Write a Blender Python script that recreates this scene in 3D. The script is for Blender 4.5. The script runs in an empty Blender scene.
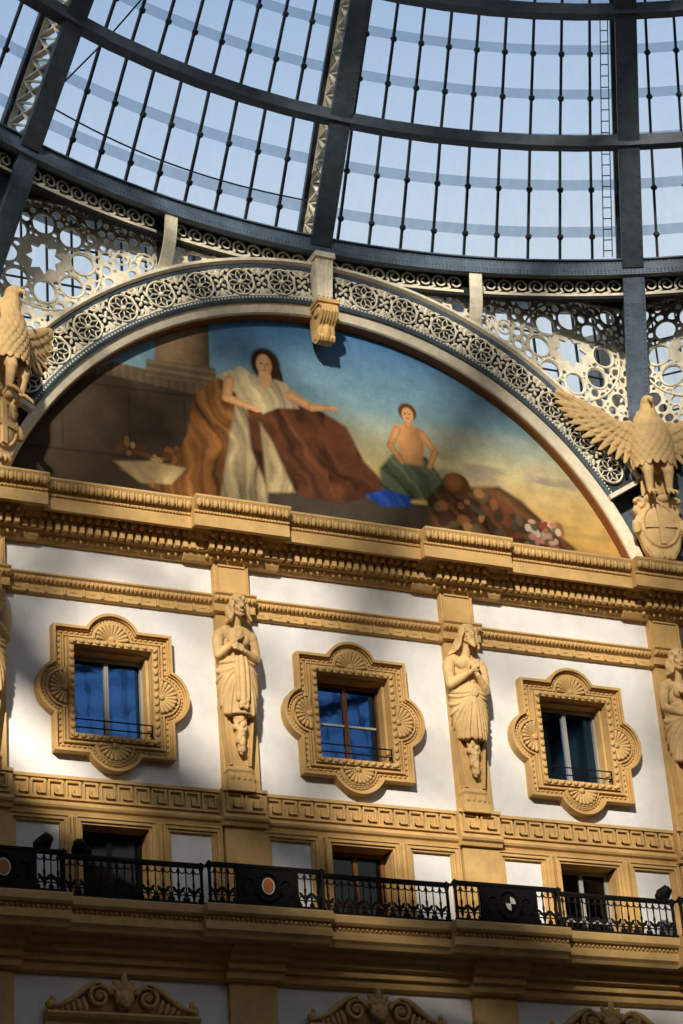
import bpy, math, random
import numpy as np
from mathutils import Matrix, Vector
random.seed(7)
RNG = np.random.default_rng(5)
C = bpy.context.scene.collection
PI = math.pi
R_ = math.radians

# ------------------------------------------------------------------ helpers
ORG = {}

def tag(o, label=None, cat=None, group=None, kind=None):
    if label: o['label'] = label
    if cat: o['category'] = cat
    if group: o['group'] = group
    if kind: o['kind'] = kind
    return o

def thing(name, loc=(0, 0, 0), label=None, cat=None, group=None, kind=None):
    o = bpy.data.objects.new(name, None)
    C.objects.link(o)
    o.location = loc
    o.empty_display_size = .1
    ORG[o.name] = Vector(loc)
    return tag(o, label, cat, group, kind)

class MB:
    def __init__(s): s.v = []; s.f = []
    def add(s, vs, fs):
        b = len(s.v); s.v.extend([tuple(p) for p in vs]); s.f.extend([tuple(i + b for i in f) for f in fs])
    def box(s, x0, x1, y0, y1, z0, z1):
        s.add([(x0,y0,z0),(x1,y0,z0),(x1,y1,z0),(x0,y1,z0),(x0,y0,z1),(x1,y0,z1),(x1,y1,z1),(x0,y1,z1)],
              [(0,3,2,1),(4,5,6,7),(0,1,5,4),(1,2,6,5),(2,3,7,6),(3,0,4,7)])
    def bar(s, p0, p1, w, t, up=(0, 0, 1)):
        p0 = Vector(p0); p1 = Vector(p1); d = (p1 - p0).normalized()
        a = d.cross(Vector(up))
        if a.length < 1e-6: a = d.cross(Vector((1, 0, 0)))
        a.normalize(); b = a.cross(d).normalized()
        a = a * w / 2; b = b * t / 2
        s.add([p0-a-b,p0+a-b,p0+a+b,p0-a+b,p1-a-b,p1+a-b,p1+a+b,p1-a+b],
              [(0,3,2,1),(4,5,6,7),(0,1,5,4),(1,2,6,5),(2,3,7,6),(3,0,4,7)])
    def loft(s, rings, close=True, caps=True):
        n = len(rings[0]); b = len(s.v)
        for r in rings: s.v.extend([tuple(p) for p in r])
        m = n if close else n - 1
        for i in range(len(rings) - 1):
            for j in range(m):
                k = (j + 1) % n
                s.f.append((b+i*n+j, b+i*n+k, b+(i+1)*n+k, b+(i+1)*n+j))
        if caps and close:
            s.f.append(tuple(b + j for j in reversed(range(n))))
            s.f.append(tuple(b + (len(rings)-1)*n + j for j in range(n)))
    def xprof(s, prof, x0, x1):                      # closed (y,z) outline pushed along x
        s.loft([[(x0, y, z) for y, z in prof], [(x1, y, z) for y, z in prof]])
    def yprof(s, prof, y0, y1):                      # closed (x,z) outline pushed along y
        s.loft([[(x, y0, z) for x, z in prof], [(x, y1, z) for x, z in prof]])
    def tube(s, path, r, n=8, closed=False):
        P = [Vector(p) for p in path]; N = len(P)
        rr = r if isinstance(r, (list, tuple)) else [r] * N
        rings = []; prev = None
        for i in range(N):
            if closed: d = P[(i+1) % N] - P[i-1]
            else: d = P[min(i+1, N-1)] - P[max(i-1, 0)]
            d.normalize()
            if prev is None:
                a = d.cross(Vector((0, 0, 1)))
                if a.length < 1e-3: a = d.cross(Vector((0, 1, 0)))
            else:
                a = prev - d * prev.dot(d)
            a.normalize(); prev = a; b = d.cross(a)
            rings.append([P[i] + (a*math.cos(2*PI*k/n) + b*math.sin(2*PI*k/n)) * rr[i] for k in range(n)])
        if closed: rings.append(rings[0]); s.loft(rings, caps=False)
        else: s.loft(rings)
    def ell(s, c, r, nu=10, nv=6, M=None):
        c = Vector(c); rings = []
        def pt(u, w):
            p = Vector((r[0]*math.sin(w)*math.cos(u), r[1]*math.sin(w)*math.sin(u), r[2]*math.cos(w)))
            return c + (M @ p if M else p)
        b = len(s.v)
        s.v.append(tuple(pt(0, 0)))
        for i in range(1, nv):
            for j in range(nu): s.v.append(tuple(pt(2*PI*j/nu, PI*i/nv)))
        s.v.append(tuple(pt(0, PI)))
        L = len(s.v) - 1
        for j in range(nu):
            k = (j+1) % nu
            s.f.append((b, b+1+j, b+1+k))
            for i in range(nv-2):
                s.f.append((b+1+i*nu+j, b+1+(i+1)*nu+j, b+1+(i+1)*nu+k, b+1+i*nu+k))
            s.f.append((L, b+1+(nv-2)*nu+k, b+1+(nv-2)*nu+j))
    def blade(s, p0, p1, w, t, up=(0, -1, 0)):       # a long flattened feather / leaf
        p0 = Vector(p0); p1 = Vector(p1); z = p1 - p0; L = z.length; z.normalize()
        y = Vector(up); y = (y - z*y.dot(z)).normalized(); x = y.cross(z)
        M = Matrix((x, y, z)).transposed()
        s.ell((p0+p1)/2, (w, t, L/2), 8, 8, M)
    def cap(s, p0, p1, r0, r1, n=12):                # tapered capsule
        p0 = Vector(p0); p1 = Vector(p1); d = (p1-p0)
        if d.length < 1e-6: d = Vector((0, 0, 1e-4))
        d = d.normalized()
        a = d.cross(Vector((0, 0, 1)))
        if a.length < 1e-3: a = d.cross(Vector((0, 1, 0)))
        a.normalize(); b = d.cross(a); rings = []
        for k in range(1, 5):
            t = -PI/2 + PI/2*k/4
            rings.append((p0 + d*r0*math.sin(t), r0*math.cos(t)))
        for k in range(0, 4):
            t = PI/2*k/4
            rings.append((p1 + d*r1*math.sin(t), r1*math.cos(t)))
        s.loft([[q + (a*math.cos(2*PI*j/n)+b*math.sin(2*PI*j/n))*rad for j in range(n)] for q, rad in rings])
    def lathe(s, prof, c=(0, 0, 0), n=14, axis='z'):
        rings = []
        for r, h in prof:
            ring = []
            for k in range(n):
                u = r*math.cos(2*PI*k/n); w = r*math.sin(2*PI*k/n)
                if axis == 'z': p = (c[0]+u, c[1]+w, c[2]+h)
                elif axis == 'y': p = (c[0]+w, c[1]+h, c[2]+u)
                else: p = (c[0]+h, c[1]+u, c[2]+w)
                ring.append(p)
            rings.append(ring)
        s.loft(rings)
    def ribbon(s, path, w, t, P):                    # flat band: path of (u,v), widths, thickness, P(u,v,d)->xyz
        n = len(path); ww = w if isinstance(w, (list, tuple)) else [w]*n
        rings = []
        for i in range(n):
            x0, y0 = path[max(i-1, 0)]; x1, y1 = path[min(i+1, n-1)]
            dx, dy = x1-x0, y1-y0; l = math.hypot(dx, dy) or 1
            nx, ny = -dy/l*ww[i]/2, dx/l*ww[i]/2
            u, v = path[i]
            rings.append([P(u+nx, v+ny, 0), P(u-nx, v-ny, 0), P(u-nx, v-ny, t), P(u+nx, v+ny, t)])
        s.loft(rings)
    def mesh(s, name):
        me = bpy.data.meshes.new(name); me.from_pydata(s.v, [], s.f); me.update(); return me
    def build(s, name, mat, parent=None, smooth=False, kind=None, fix=True):
        org = Vector((0, 0, 0))
        if parent is not None: org = ORG.get(parent.name, org)
        if org.length: s.v = [(a-org.x, b-org.y, c-org.z) for a, b, c in s.v]
        me = s.mesh(name)
        if fix: fix_normals(me)
        return link(name, me, mat, parent, smooth, kind, org)

def fix_normals(me):
    import bmesh
    bm = bmesh.new(); bm.from_mesh(me)
    bmesh.ops.recalc_face_normals(bm, faces=bm.faces)
    bm.to_mesh(me); bm.free()

def link(name, me, mat, parent=None, smooth=False, kind=None, org=None):
    o = bpy.data.objects.new(name, me); C.objects.link(o)
    me.materials.clear(); me.materials.append(mat)
    if smooth:
        me.polygons.foreach_set('use_smooth', [True]*len(me.polygons)); me.update()
    if parent is not None:
        o.parent = parent
        ORG[o.name] = ORG.get(parent.name, Vector((0, 0, 0)))
    if kind: o['kind'] = kind
    return o

def blob(name, mb, mat, parent=None, voxel=.02, smooth_it=2, kind=None):
    """weld overlapping solids into one continuous sculpted surface"""
    org = ORG.get(parent.name, Vector((0, 0, 0))) if parent is not None else Vector((0, 0, 0))
    mb.v = [(a-org.x, b-org.y, c-org.z) for a, b, c in mb.v]
    me = mb.mesh(name+'_tmp'); fix_islands(me)
    t = bpy.data.objects.new('tmp', me); C.objects.link(t)
    m = t.modifiers.new('r', 'REMESH'); m.mode = 'VOXEL'; m.voxel_size = voxel; m.use_smooth_shade = True
    if smooth_it:
        q = t.modifiers.new('s', 'SMOOTH'); q.factor = .5; q.iterations = smooth_it
    dg = bpy.context.evaluated_depsgraph_get(); dg.update()
    out = bpy.data.meshes.new_from_object(t.evaluated_get(dg))
    out.name = name
    bpy.data.objects.remove(t); bpy.data.meshes.remove(me)
    return link(name, out, mat, parent, True, kind)

fix_islands = fix_normals

def copy_tree(o, parent=None):
    c = o.copy(); C.objects.link(c)
    if parent is not None: c.parent = parent
    if o.name in ORG: ORG[c.name] = ORG[o.name]
    for ch in list(o.children): copy_tree(ch, c)
    return c

# ------------------------------------------------------------------ materials
def srgb(r, g, b):
    f = lambda c: (c/255/12.92 if c/255 <= .04045 else ((c/255+.055)/1.055)**2.4)
    return (f(r), f(g), f(b), 1)

def mat(name, col, rough=.7, metal=0, var=.0, scale=6, bump=0, bscale=40, col2=None, spec=.3):
    m = bpy.data.materials.new(name); m.use_nodes = True
    nt = m.node_tree; b = nt.nodes['Principled BSDF']
    b.inputs['Roughness'].default_value = rough; b.inputs['Metallic'].default_value = metal
    b.inputs['Specular IOR Level'].default_value = spec
    b.inputs['Base Color'].default_value = col
    tc = nt.nodes.new('ShaderNodeTexCoord')
    if var or col2:
        n = nt.nodes.new('ShaderNodeTexNoise'); n.inputs['Scale'].default_value = scale; n.inputs['Detail'].default_value = 6
        n.inputs['Roughness'].default_value = .65
        nt.links.new(tc.outputs['Object'], n.inputs['Vector'])
        r = nt.nodes.new('ShaderNodeValToRGB')
        c2 = col2 or tuple(c*(1-var) for c in col[:3]) + (1,)
        r.color_ramp.elements[0].color = c2; r.color_ramp.elements[0].position = .3
        r.color_ramp.elements[1].color = col; r.color_ramp.elements[1].position = .62
        nt.links.new(n.outputs['Fac'], r.inputs['Fac']); nt.links.new(r.outputs['Color'], b.inputs['Base Color'])
    if bump:
        n2 = nt.nodes.new('ShaderNodeTexNoise'); n2.inputs['Scale'].default_value = bscale; n2.inputs['Detail'].default_value = 4
        nt.links.new(tc.outputs['Object'], n2.inputs['Vector'])
        bp_ = nt.nodes.new('ShaderNodeBump'); bp_.inputs['Strength'].default_value = bump; bp_.inputs['Distance'].default_value = .02
        nt.links.new(n2.outputs['Fac'], bp_.inputs['Height']); nt.links.new(bp_.outputs['Normal'], b.inputs['Normal'])
    return m

OCHRE = mat('ochre_stucco', (.60, .375, .145, 1), .8, var=.22, scale=3.5, bump=.25, bscale=45, spec=.15)
GOLD = mat('ochre_carving', (.62, .39, .15, 1), .75, var=.25, scale=5, bump=.2, bscale=30, spec=.2)
STATUE = mat('pale_ochre_sculpture', (.68, .45, .20, 1), .75, var=.25, scale=5, bump=.2, bscale=30, spec=.2)
PLASTER = mat('white_plaster', (.72, .70, .67, 1), .9, var=.14, scale=2.2, bump=.3, bscale=60, spec=.1)
CREAMSTONE = mat('cream_stone', (.80, .70, .52, 1), .85, var=.22, scale=7, bump=.2, spec=.15)
CREAMIRON = mat('cream_painted_iron', (.82, .74, .56, 1), .6, var=.28, scale=9, bump=.15, spec=.3)
BLUEIRON = mat('blue_grey_iron', (.10, .14, .19, 1), .5, var=.4, scale=5, bump=.2, spec=.4)
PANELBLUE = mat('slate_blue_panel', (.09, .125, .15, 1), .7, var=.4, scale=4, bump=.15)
RIBIRON = mat('dome_iron', (.05, .068, .088, 1), .5, var=.4, scale=5, bump=.2, spec=.35)
BANDBACK = mat('dark_frieze_ground', (.045, .058, .065, 1), .7, var=.3)
DARKIRON = mat('dark_painted_iron', (.03, .034, .04, 1), .55, var=.3, scale=5, spec=.4)
BLACKIRON = mat('black_iron', (.007, .006, .005, 1), .6, spec=.12)
FARWALL = mat('far_wall', (.34, .25, .14, 1), .85, var=.2)
SOFFIT = mat('dark_board', (.012, .012, .012, 1), .8)
BROWN = mat('brown_edge', (.27, .10, .028, 1), .7, var=.2)
WOOD = mat('brown_window_wood', (.22, .09, .03, 1), .5, var=.3)
GREYFRAME = mat('pale_window_paint', (.30, .29, .26, 1), .5)
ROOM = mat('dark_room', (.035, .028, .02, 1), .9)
CURTAIN = mat('pale_curtain', (.55, .55, .52, 1), .9, var=.2)
PAVING = mat('paving', (.16, .135, .11, 1), .5, var=.3)
ORANGE = mat('terracotta_disc', (.45, .14, .03, 1), .6, var=.2, scale=12)
WHITED = mat('white_enamel', (.62, .60, .55, 1), .5)
LAMPGLASS = mat('lamp_glass', (.03, .03, .03, 1), .15, spec=.6)
NOTCH = mat('shadow_gap', (.12, .06, .02, 1), .9)

def glass_mat(name, trans, diff, fac):
    m = bpy.data.materials.new(name); m.use_nodes = True; nt = m.node_tree
    nt.nodes.remove(nt.nodes['Principled BSDF'])
    out = nt.nodes['Material Output']
    t = nt.nodes.new('ShaderNodeBsdfTransparent'); t.inputs['Color'].default_value = trans
    d = nt.nodes.new('ShaderNodeBsdfTranslucent'); d.inputs['Color'].default_value = diff
    mx = nt.nodes.new('ShaderNodeMixShader')
    tc = nt.nodes.new('ShaderNodeTexCoord'); mp = nt.nodes.new('ShaderNodeMapping')
    mp.inputs['Scale'].default_value = (2.2, 2.2, .35)
    n = nt.nodes.new('ShaderNodeTexNoise'); n.inputs['Scale'].default_value = 2.0; n.inputs['Detail'].default_value = 5
    mr = nt.nodes.new('ShaderNodeMapRange'); mr.inputs['From Min'].default_value = .3; mr.inputs['From Max'].default_value = .75
    mr.inputs['To Min'].default_value = fac*.5; mr.inputs['To Max'].default_value = fac*1.6
    nt.links.new(tc.outputs['Object'], mp.inputs['Vector']); nt.links.new(mp.outputs['Vector'], n.inputs['Vector'])
    nt.links.new(n.outputs['Fac'], mr.inputs['Value']); nt.links.new(mr.outputs['Result'], mx.inputs['Fac'])
    nt.links.new(t.outputs['BSDF'], mx.inputs[1]); nt.links.new(d.outputs['BSDF'], mx.inputs[2])
    nt.links.new(mx.outputs['Shader'], out.inputs['Surface'])
    return m
ROOFGLASS = glass_mat('roof_glass', (.97, .985, 1, 1), (.8, .85, .9, 1), .14)
LAPGLASS = glass_mat('roof_glass_lap', (.60, .66, .70, 1), (.4, .44, .48, 1), .2)

def window_glass():
    m = bpy.data.materials.new('window_glass'); m.use_nodes = True; nt = m.node_tree
    nt.nodes.remove(nt.nodes['Principled BSDF']); out = nt.nodes['Material Output']
    g = nt.nodes.new('ShaderNodeBsdfGlossy'); g.inputs['Roughness'].default_value = .03; g.inputs['Color'].default_value = (.06, .165, .41, 1)
    t = nt.nodes.new('ShaderNodeBsdfTransparent'); t.inputs['Color'].default_value = (.55, .65, .75, 1)
    mx = nt.nodes.new('ShaderNodeMixShader'); mx.inputs['Fac'].default_value = .5
    tc = nt.nodes.new('ShaderNodeTexCoord'); n = nt.nodes.new('ShaderNodeTexNoise'); n.inputs['Scale'].default_value = 2.5
    b = nt.nodes.new('ShaderNodeBump'); b.inputs['Strength'].default_value = .04; b.inputs['Distance'].default_value = .02
    nt.links.new(tc.outputs['Object'], n.inputs['Vector']); nt.links.new(n.outputs['Fac'], b.inputs['Height'])
    nt.links.new(b.outputs['Normal'], g.inputs['Normal'])
    nt.links.new(t.outputs['BSDF'], mx.inputs[1]); nt.links.new(g.outputs['BSDF'], mx.inputs[2])
    nt.links.new(mx.outputs['Shader'], out.inputs['Surface'])
    return m
WGLASS = window_glass()
DGLASS = window_glass(); DGLASS.name = 'door_glass'
for n_ in DGLASS.node_tree.nodes:
    if n_.type == 'MIX_SHADER': n_.inputs['Fac'].default_value = .06
    if n_.type == 'BSDF_GLOSSY': n_.inputs['Color'].default_value = (.35, .36, .33, 1)
    if n_.type == 'BSDF_TRANSPARENT': n_.inputs['Color'].default_value = (.5, .5, .45, 1)

# ------------------------------------------------------------------ key dimensions (metres)
W = 4.6                                   # bay width
PX = [-1.5*W+.08, -.5*W+.08, .5*W+.08, 1.5*W+.08]         # pilaster axes
BX = [-W+.05, .05, W+.05]                           # bay axes
ZC = 19.41                                # arch centre height
YC = -17.15                               # dome axis
R0 = 16.77
HALF = 7.10                               # half width of this side of the octagon
def pol(R, a, z): return (R*math.sin(a), YC + R*math.cos(a), z)

# ------------------------------------------------------------------ shell
def wall_cells(x0, x1, z0, z1, holes, y):
    xs = sorted({x0, x1, *[h[0] for h in holes], *[h[1] for h in holes]})
    zs = sorted({z0, z1, *[h[2] for h in holes], *[h[3] for h in holes]})
    m = MB()
    for i in range(len(xs)-1):
        for j in range(len(zs)-1):
            cx = (xs[i]+xs[i+1])/2; cz = (zs[j]+zs[j+1])/2
            if any(h[0] < cx < h[1] and h[2] < cz < h[3] for h in holes): continue
            m.add([(xs[i],y,zs[j]),(xs[i+1],y,zs[j]),(xs[i+1],y,zs[j+1]),(xs[i],y,zs[j+1])], [(0,1,2,3)])
    return m
WZ0, WZ1 = 17.12, 18.79
holes = []
for bx in BX:
    holes.append((bx-.72, bx+.72, WZ0, WZ1)); holes.append((bx-.6, bx+.6, 14.0, 15.6))
wm = wall_cells(-HALF, HALF, 0, 21.6, holes, 0.0)
wf = wm.build('wall_facade', PLASTER, fix=False, kind='structure')
tag(wf, 'white plastered wall of the upper storeys between ochre pilasters')

def side_face(ang):
    """matrix turning this side of the octagon onto another one (ang in degrees about the dome axis)"""
    return Matrix.Translation((0, YC, 0)) @ Matrix.Rotation(R_(ang), 4, 'Z') @ Matrix.Translation((0, -YC, 0))

for nm, ang, lab in (('wall_left', 90, 'far facade on the left side of the octagon'), ('wall_opposite', 180, 'facade behind the viewer across the octagon'), ('wall_right', -90, 'far facade on the right side of the octagon')):
    m = MB(); m.box(-HALF, HALF, 0, .6, 0, 25.6 if ang == 90 else 27.9)  # left facade cut lower so sun reaches the left bay
    o = m.build(nm, FARWALL, kind='structure'); o.matrix_world = side_face(ang); o['label'] = lab
m = MB(); m.box(-90, 60, -110, 30, -.2, 0)
tag(m.build('floor', PAVING, kind='structure'), 'pale paved floor of the arcade far below')

def nudge(fn):                                        # keeps breaks and straight runs from sharing a plane
    return lambda dy: [(y, z+(.002 if dy else 0)) for y, z in fn(dy)]
# ---- top cornice ---------------------------------------------------------
@nudge
def cornice_prof(dy):
    p = [(.02,21.66),(-.75+dy,21.66),(-.76+dy,21.62),(-.70+dy,21.50),(-.62+dy,21.40),(-.64+dy,21.39),(-.64+dy,21.345),(-.61+dy,21.33),(-.63+dy,21.30),
         (-.63+dy,21.09),(-.58+dy,21.07),(-.42+dy*.8,21.16),(-.36+dy*.7,21.10),(-.30+dy*.7,21.02),(-.22+dy*.6,21.0),(-.22+dy*.6,20.84),(-.16+dy*.6,20.83),(-.12+dy*.6,20.76),(-.06+dy*.6,20.70),(.02,20.70)]
    return p
cor = MB()
RW = .93
for p in PX: cor.xprof(cornice_prof(-.16), p-RW, p+RW)
for a, b in zip([-HALF]+PX, PX+[HALF]):
    x0 = a+RW if a > -HALF else -HALF; x1 = b-RW if b < HALF else HALF
    if x1 > x0: cor.xprof(cornice_prof(0), x0-.02, x1+.02)
cornice = tag(cor.build('trim_1', OCHRE, kind='structure'), 'deep ochre cornice under the painted lunette')
spans = []                                                      # (x0,x1,dy)
for p in PX: spans.append((p-RW, p+RW, -.16))
for a, b in zip(PX, PX[1:]): spans.append((a+RW, b-RW, 0))
egg = MB(); bead = MB(); leaf = MB(); dent = MB(); dart = MB()
for x0, x1, dy in spans:
    n = int((x1-x0)/.15)
    for i in range(n):
        x = x0 + (i+.5)*(x1-x0)/n
        egg.ell((x, -.705+dy, 21.515), (.056, .055, .09), 8, 6)
        if i: egg.box(x-(x1-x0)/n/2-.012, x-(x1-x0)/n/2+.012, -.745+dy, -.66+dy, 21.43, 21.61)
    n = int((x1-x0)/.06)
    for i in range(n):
        x = x0 + (i+.5)*(x1-x0)/n; bead.ell((x, -.635+dy, 21.365), (.024, .03, .026), 5, 4)
    s = .38 if dy else 0                                        # the bed moulding steps back above a pilaster
    a0, a1 = (x0+s, x1-s) if dy else (x0-.36, x1+.36)
    n = int((a1-a0)/.16)
    for i in range(n):
        x = a0 + (i+.5)*(a1-a0)/n; d2 = dy*.7
        leaf.ell((x, -.42+d2, 21.09), (.058, .06, .075), 7, 5)
        leaf.ell((x+.08, -.37+d2, 21.06), (.022, .05, .06), 5, 4)
    n = int((a1-a0)/.15)
    for i in range(n):
        x = a0 + (i+.5)*(a1-a0)/n
        dent.box(x-.044, x+.044, -.36+dy*.6, -.2+dy*.6, 20.85, 21.0)
    n = int((a1-a0)/.11)
    for i in range(n):
        x = a0 + (i+.5)*(a1-a0)/n; dart.ell((x, -.13+dy*.6, 20.78), (.042, .05, .05), 6, 4)
egg.build('egg_moulding', GOLD, cornice, True); bead.build('bead_moulding', GOLD, cornice, True)
leaf.build('leaf_moulding', GOLD, cornice, True); dent.build('dentil_row', GOLD, cornice); dart.build('dart_moulding', GOLD, cornice, True)

# ---- string course -------------------------------------------------------
st = MB(); PW = .34
@nudge
def string_prof(dy): return [(.02,20.06),(-.2+dy,20.06),(-.2+dy,20.03),(-.16+dy,20.0),(-.15+dy,19.9),(-.09+dy,19.86),(-.09+dy,19.72),(-.05+dy,19.70),(.02,19.70)]
for p in PX: st.xprof(string_prof(-.14), p-PW-.06, p+PW+.06)
for a, b in zip(PX, PX[1:]): st.xprof(string_prof(0), a+PW+.04, b-PW-.04)
string = tag(st.build('trim_2', OCHRE, kind='structure'), 'narrow beaded string course above the quatrefoil windows')
sb = MB(); sc = MB()
for x0, x1, dy in [(p-PW-.05, p+PW+.05, -.14) for p in PX] + [(a+PW+.06, b-PW-.06, 0) for a, b in zip(PX, PX[1:])]:
    n = int((x1-x0)/.082)
    for i in range(n):
        x = x0+(i+.5)*(x1-x0)/n; sb.ell((x, -.165+dy, 19.95), (.033, .045, .05), 6, 4)
    if dy: continue
    n = int((x1-x0)/.32)
    for i in range(n+1):
        x = x0 + i*(x1-x0)/n
        sc.box(x-.022, x+.022, -.125, -.07, 19.73, 19.855)
        if i < n:
            x += (x1-x0)/n/2
            sc.ell((x, -.09, 19.795), (.028, .022, .022), 6, 4); sc.ell((x-.045, -.09, 19.795), (.024, .014, .01), 5, 4); sc.ell((x+.045, -.09, 19.795), (.024, .014, .01), 5, 4)
sb.build('bead_moulding', GOLD, string, True); sc.build('fascia_studs', GOLD, string)

# ---- pilasters -----------------------------------------------------------
for i, p in enumerate(PX):
    m = MB()
    m.box(p-PW, p+PW, -.14, .02, 20.06, 20.72)
    m.box(p-PW, p+PW, -.14, .02, 16.25, 19.72)
    m.box(p-PW-.02, p+PW+.02, -.12, .02, 14.0, 15.84)
    m.box(p-.43, p+.43, -.12, .02, 0, 12.98)
    o = tag(m.build('pilaster', OCHRE, kind='structure'), 'flat ochre pilaster, %s from the left' % ('first', 'second', 'third', 'fourth')[i])
    m = MB()                                                    # sunk panel frame on the neck
    for a in ((p-.30, p-.27, 20.1, 20.68), (p+.27, p+.30, 20.1, 20.68), (p-.30, p+.30, 20.65, 20.68), (p-.30, p+.30, 20.1, 20.13)):
        m.box(a[0], a[1], -.17, -.13, a[2], a[3])
    m.box(p-PW-.03, p+PW+.03, -.19, 0, 20.06, 20.10)
    m.build('panel_border', OCHRE, o)

# ---- meander band --------------------------------------------------------
me_ = MB()
@nudge
def band_prof(dy): return [(.02,16.36),(-.10+dy,16.36),(-.11+dy,16.30),(-.06+dy,16.29),(-.06+dy,15.88),(-.11+dy,15.87),(-.14+dy,15.82),(-.12+dy,15.78),(-.07+dy,15.75),(-.05+dy,15.69),(.02,15.69)]
MW = .42
for p in PX: me_.xprof(band_prof(-.14), p-MW, p+MW)
for a, b in zip(PX, PX[1:]): me_.xprof(band_prof(0), a+MW-.02, b-MW+.02)
meander = tag(me_.build('trim_3', OCHRE, kind='structure'), 'ochre band of greek key under the windows')
key = MB(); K = [(0,0),(0,1),(1,1),(1,.25),(.55,.25),(.55,.6)]
def run_key(x0, x1, y):
    n = max(1, round((x1-x0)/.31)); w = (x1-x0)/n; t = .034; h = .30; zb = 15.935
    for i in range(n):
        X = x0+i*w
        pts = [(0,0),(0,h),(w*.76,h),(w*.76,h*.27),(w*.38,h*.27),(w*.38,h*.62)]
        for q, ((a, b), (c, d)) in enumerate(zip(pts, pts[1:])):
            key.box(X+min(a,c), X+max(a,c)+t, y-.05-.001*q, y+.01, zb+min(b,d), zb+max(b,d)+t)
        key.box(X+t, X+w, y-.044, y+.01, zb, zb+t)
for p in PX: run_key(p-MW+.06, p+MW-.06, -.20)
for a, b in zip(PX, PX[1:]): run_key(a+MW+.03, b-MW-.03, -.06)
key.build('greek_key', GOLD, meander)

# ---- casings of the low storey -------------------------------------------
def casing(m, x0, x1, z0, z1):
    for g, d, w in ((0, -.06, .04), (.04, -.10, .06), (.10, -.125, .03)):
        a = g; b = g+w
        m.box(x0-b, x0-a, d, .02, z0, z1+a); m.box(x1+a, x1+b, d, .02, z0, z1+a); m.box(x0-b, x1+b, d-.001, .02, z1+a, z1+b)
for i, bx in enumerate(BX):
    m = MB(); casing(m, bx-.6, bx+.6, 14.0, 15.54)
    m.box(bx-.6, bx+.6, .0, .3, 15.54, 15.66)
    for s in (-1, 1): casing(m, bx+s*1.375-.41, bx+s*1.375+.41, 14.0, 15.54)
    m.box(bx-1.9, bx+1.9, -.05, .02, 15.655, 15.70)
    for s in (-1, 1):                                            # ochre strips between the openings
        m.box(bx+s*.87-.12, bx+s*.87+.12, -.045, .02, 14, 15.69); m.box(bx+s*1.85-.1, bx+s*1.85+.1, -.045, .02, 14, 15.69)
        m.box(bx+s*.62-.03, bx+s*.62+.03, .0, .35, 14, 15.5)
    tag(m.build('trim_%d' % (i+4), OCHRE, kind='structure'), 'ochre casings round the door and plaster panels of the %s bay' % ('left', 'middle', 'right')[i])
    d = thing('door_%d' % (i+1), (bx, .3, 14.0), 'dark glazed balcony door of the %s bay' % ('left', 'middle', 'right')[i], 'door', kind='structure')
    f = MB()
    for x in (-.58, -.04, .5): f.box(bx+x, bx+x+.08, .28, .34, 14.0, 15.56)
    for z in (14.0, 14.55, 15.47): f.box(bx-.58, bx+.58, .285, .335, z, z+.07)
    f.build('door_frame', (WOOD, WOOD, GREYFRAME)[i] if i != 0 else BLACKIRON, d)
    g = MB(); g.box(bx-.58, bx+.58, .31, .32, 14.0, 15.55); g.build('pane', DGLASS, d)

# ---- rooms behind (dark) -------------------------------------------------
m = MB()
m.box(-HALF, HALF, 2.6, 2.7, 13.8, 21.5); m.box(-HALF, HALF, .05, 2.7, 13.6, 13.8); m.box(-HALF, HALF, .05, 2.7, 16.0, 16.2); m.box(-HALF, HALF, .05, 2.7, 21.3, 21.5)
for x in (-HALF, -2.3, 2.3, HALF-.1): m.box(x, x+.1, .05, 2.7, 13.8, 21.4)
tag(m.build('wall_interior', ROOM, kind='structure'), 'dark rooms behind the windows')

# ---- quatrefoil windows --------------------------------------------------
ZM = (WZ0+WZ1)/2
def quatrefoil(e):                                              # outline grown by e
    hw, hh, r = 1.095+e, 1.17+e, .53+e
    cxo, czo = 1.095-.23, 1.17-.23
    P = []
    def lobe(cx, cz, r, side):
        pts = []
        if side in 'tb':
            s = 1 if side == 't' else -1
            a = math.asin(max(-1, min(1, (s*hh - cz)/r*s)))
            for k in range(17):
                t = a + (PI-2*a)*k/16
                pts.append((cx + s*r*math.cos(PI-t)*1, cz + s*r*math.sin(t)))
        else:
            s = 1 if side == 'r' else -1
            a = math.asin(max(-1, min(1, (s*hw - cx)/r*s)))
            for k in range(17):
                t = a + (PI-2*a)*k/16
                pts.append((cx + s*r*math.sin(t), cz - s*r*math.cos(PI-t)))
        return pts
    P.append((-hw, hh)); P += lobe(0, czo, r, 't'); P.append((hw, hh)); P += lobe(cxo, 0, r, 'r')
    P.append((hw, -hh)); P += lobe(0, -czo, r, 'b'); P.append((-hw, -hh)); P += lobe(-cxo, 0, r, 'l')
    return P
def frame_ring(m, oc, ic, y0, y1, X):
    """solid between two outlines of equal point count"""
    n = len(oc)
    rings = [[(X+a, y0, ZM+b) for a, b in oc], [(X+a, y1, ZM+b) for a, b in oc]]
    m.loft(rings, caps=False)
    m.loft([[(X+a, y0, ZM+b) for a, b in ic], [(X+a, y1, ZM+b) for a, b in ic]], caps=False)
    b = len(m.v)
    m.v += [(X+a, y1, ZM+c) for a, c in oc] + [(X+a, y1, ZM+c) for a, c in ic]
    for i in range(n):
        j = (i+1) % n; m.f.append((b+i, b+j, b+n+j, b+n+i))
def clamp_rect(pts, hw, hh):                                    # project outline onto the window opening
    out = []
    for a, b in pts:
        s = max(abs(a)/hw, abs(b)/hh); out.append((a/s, b/s))
    return out
OUT = [quatrefoil(e) for e in (0, -.05, -.07, -.17, -.20)]
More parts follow.
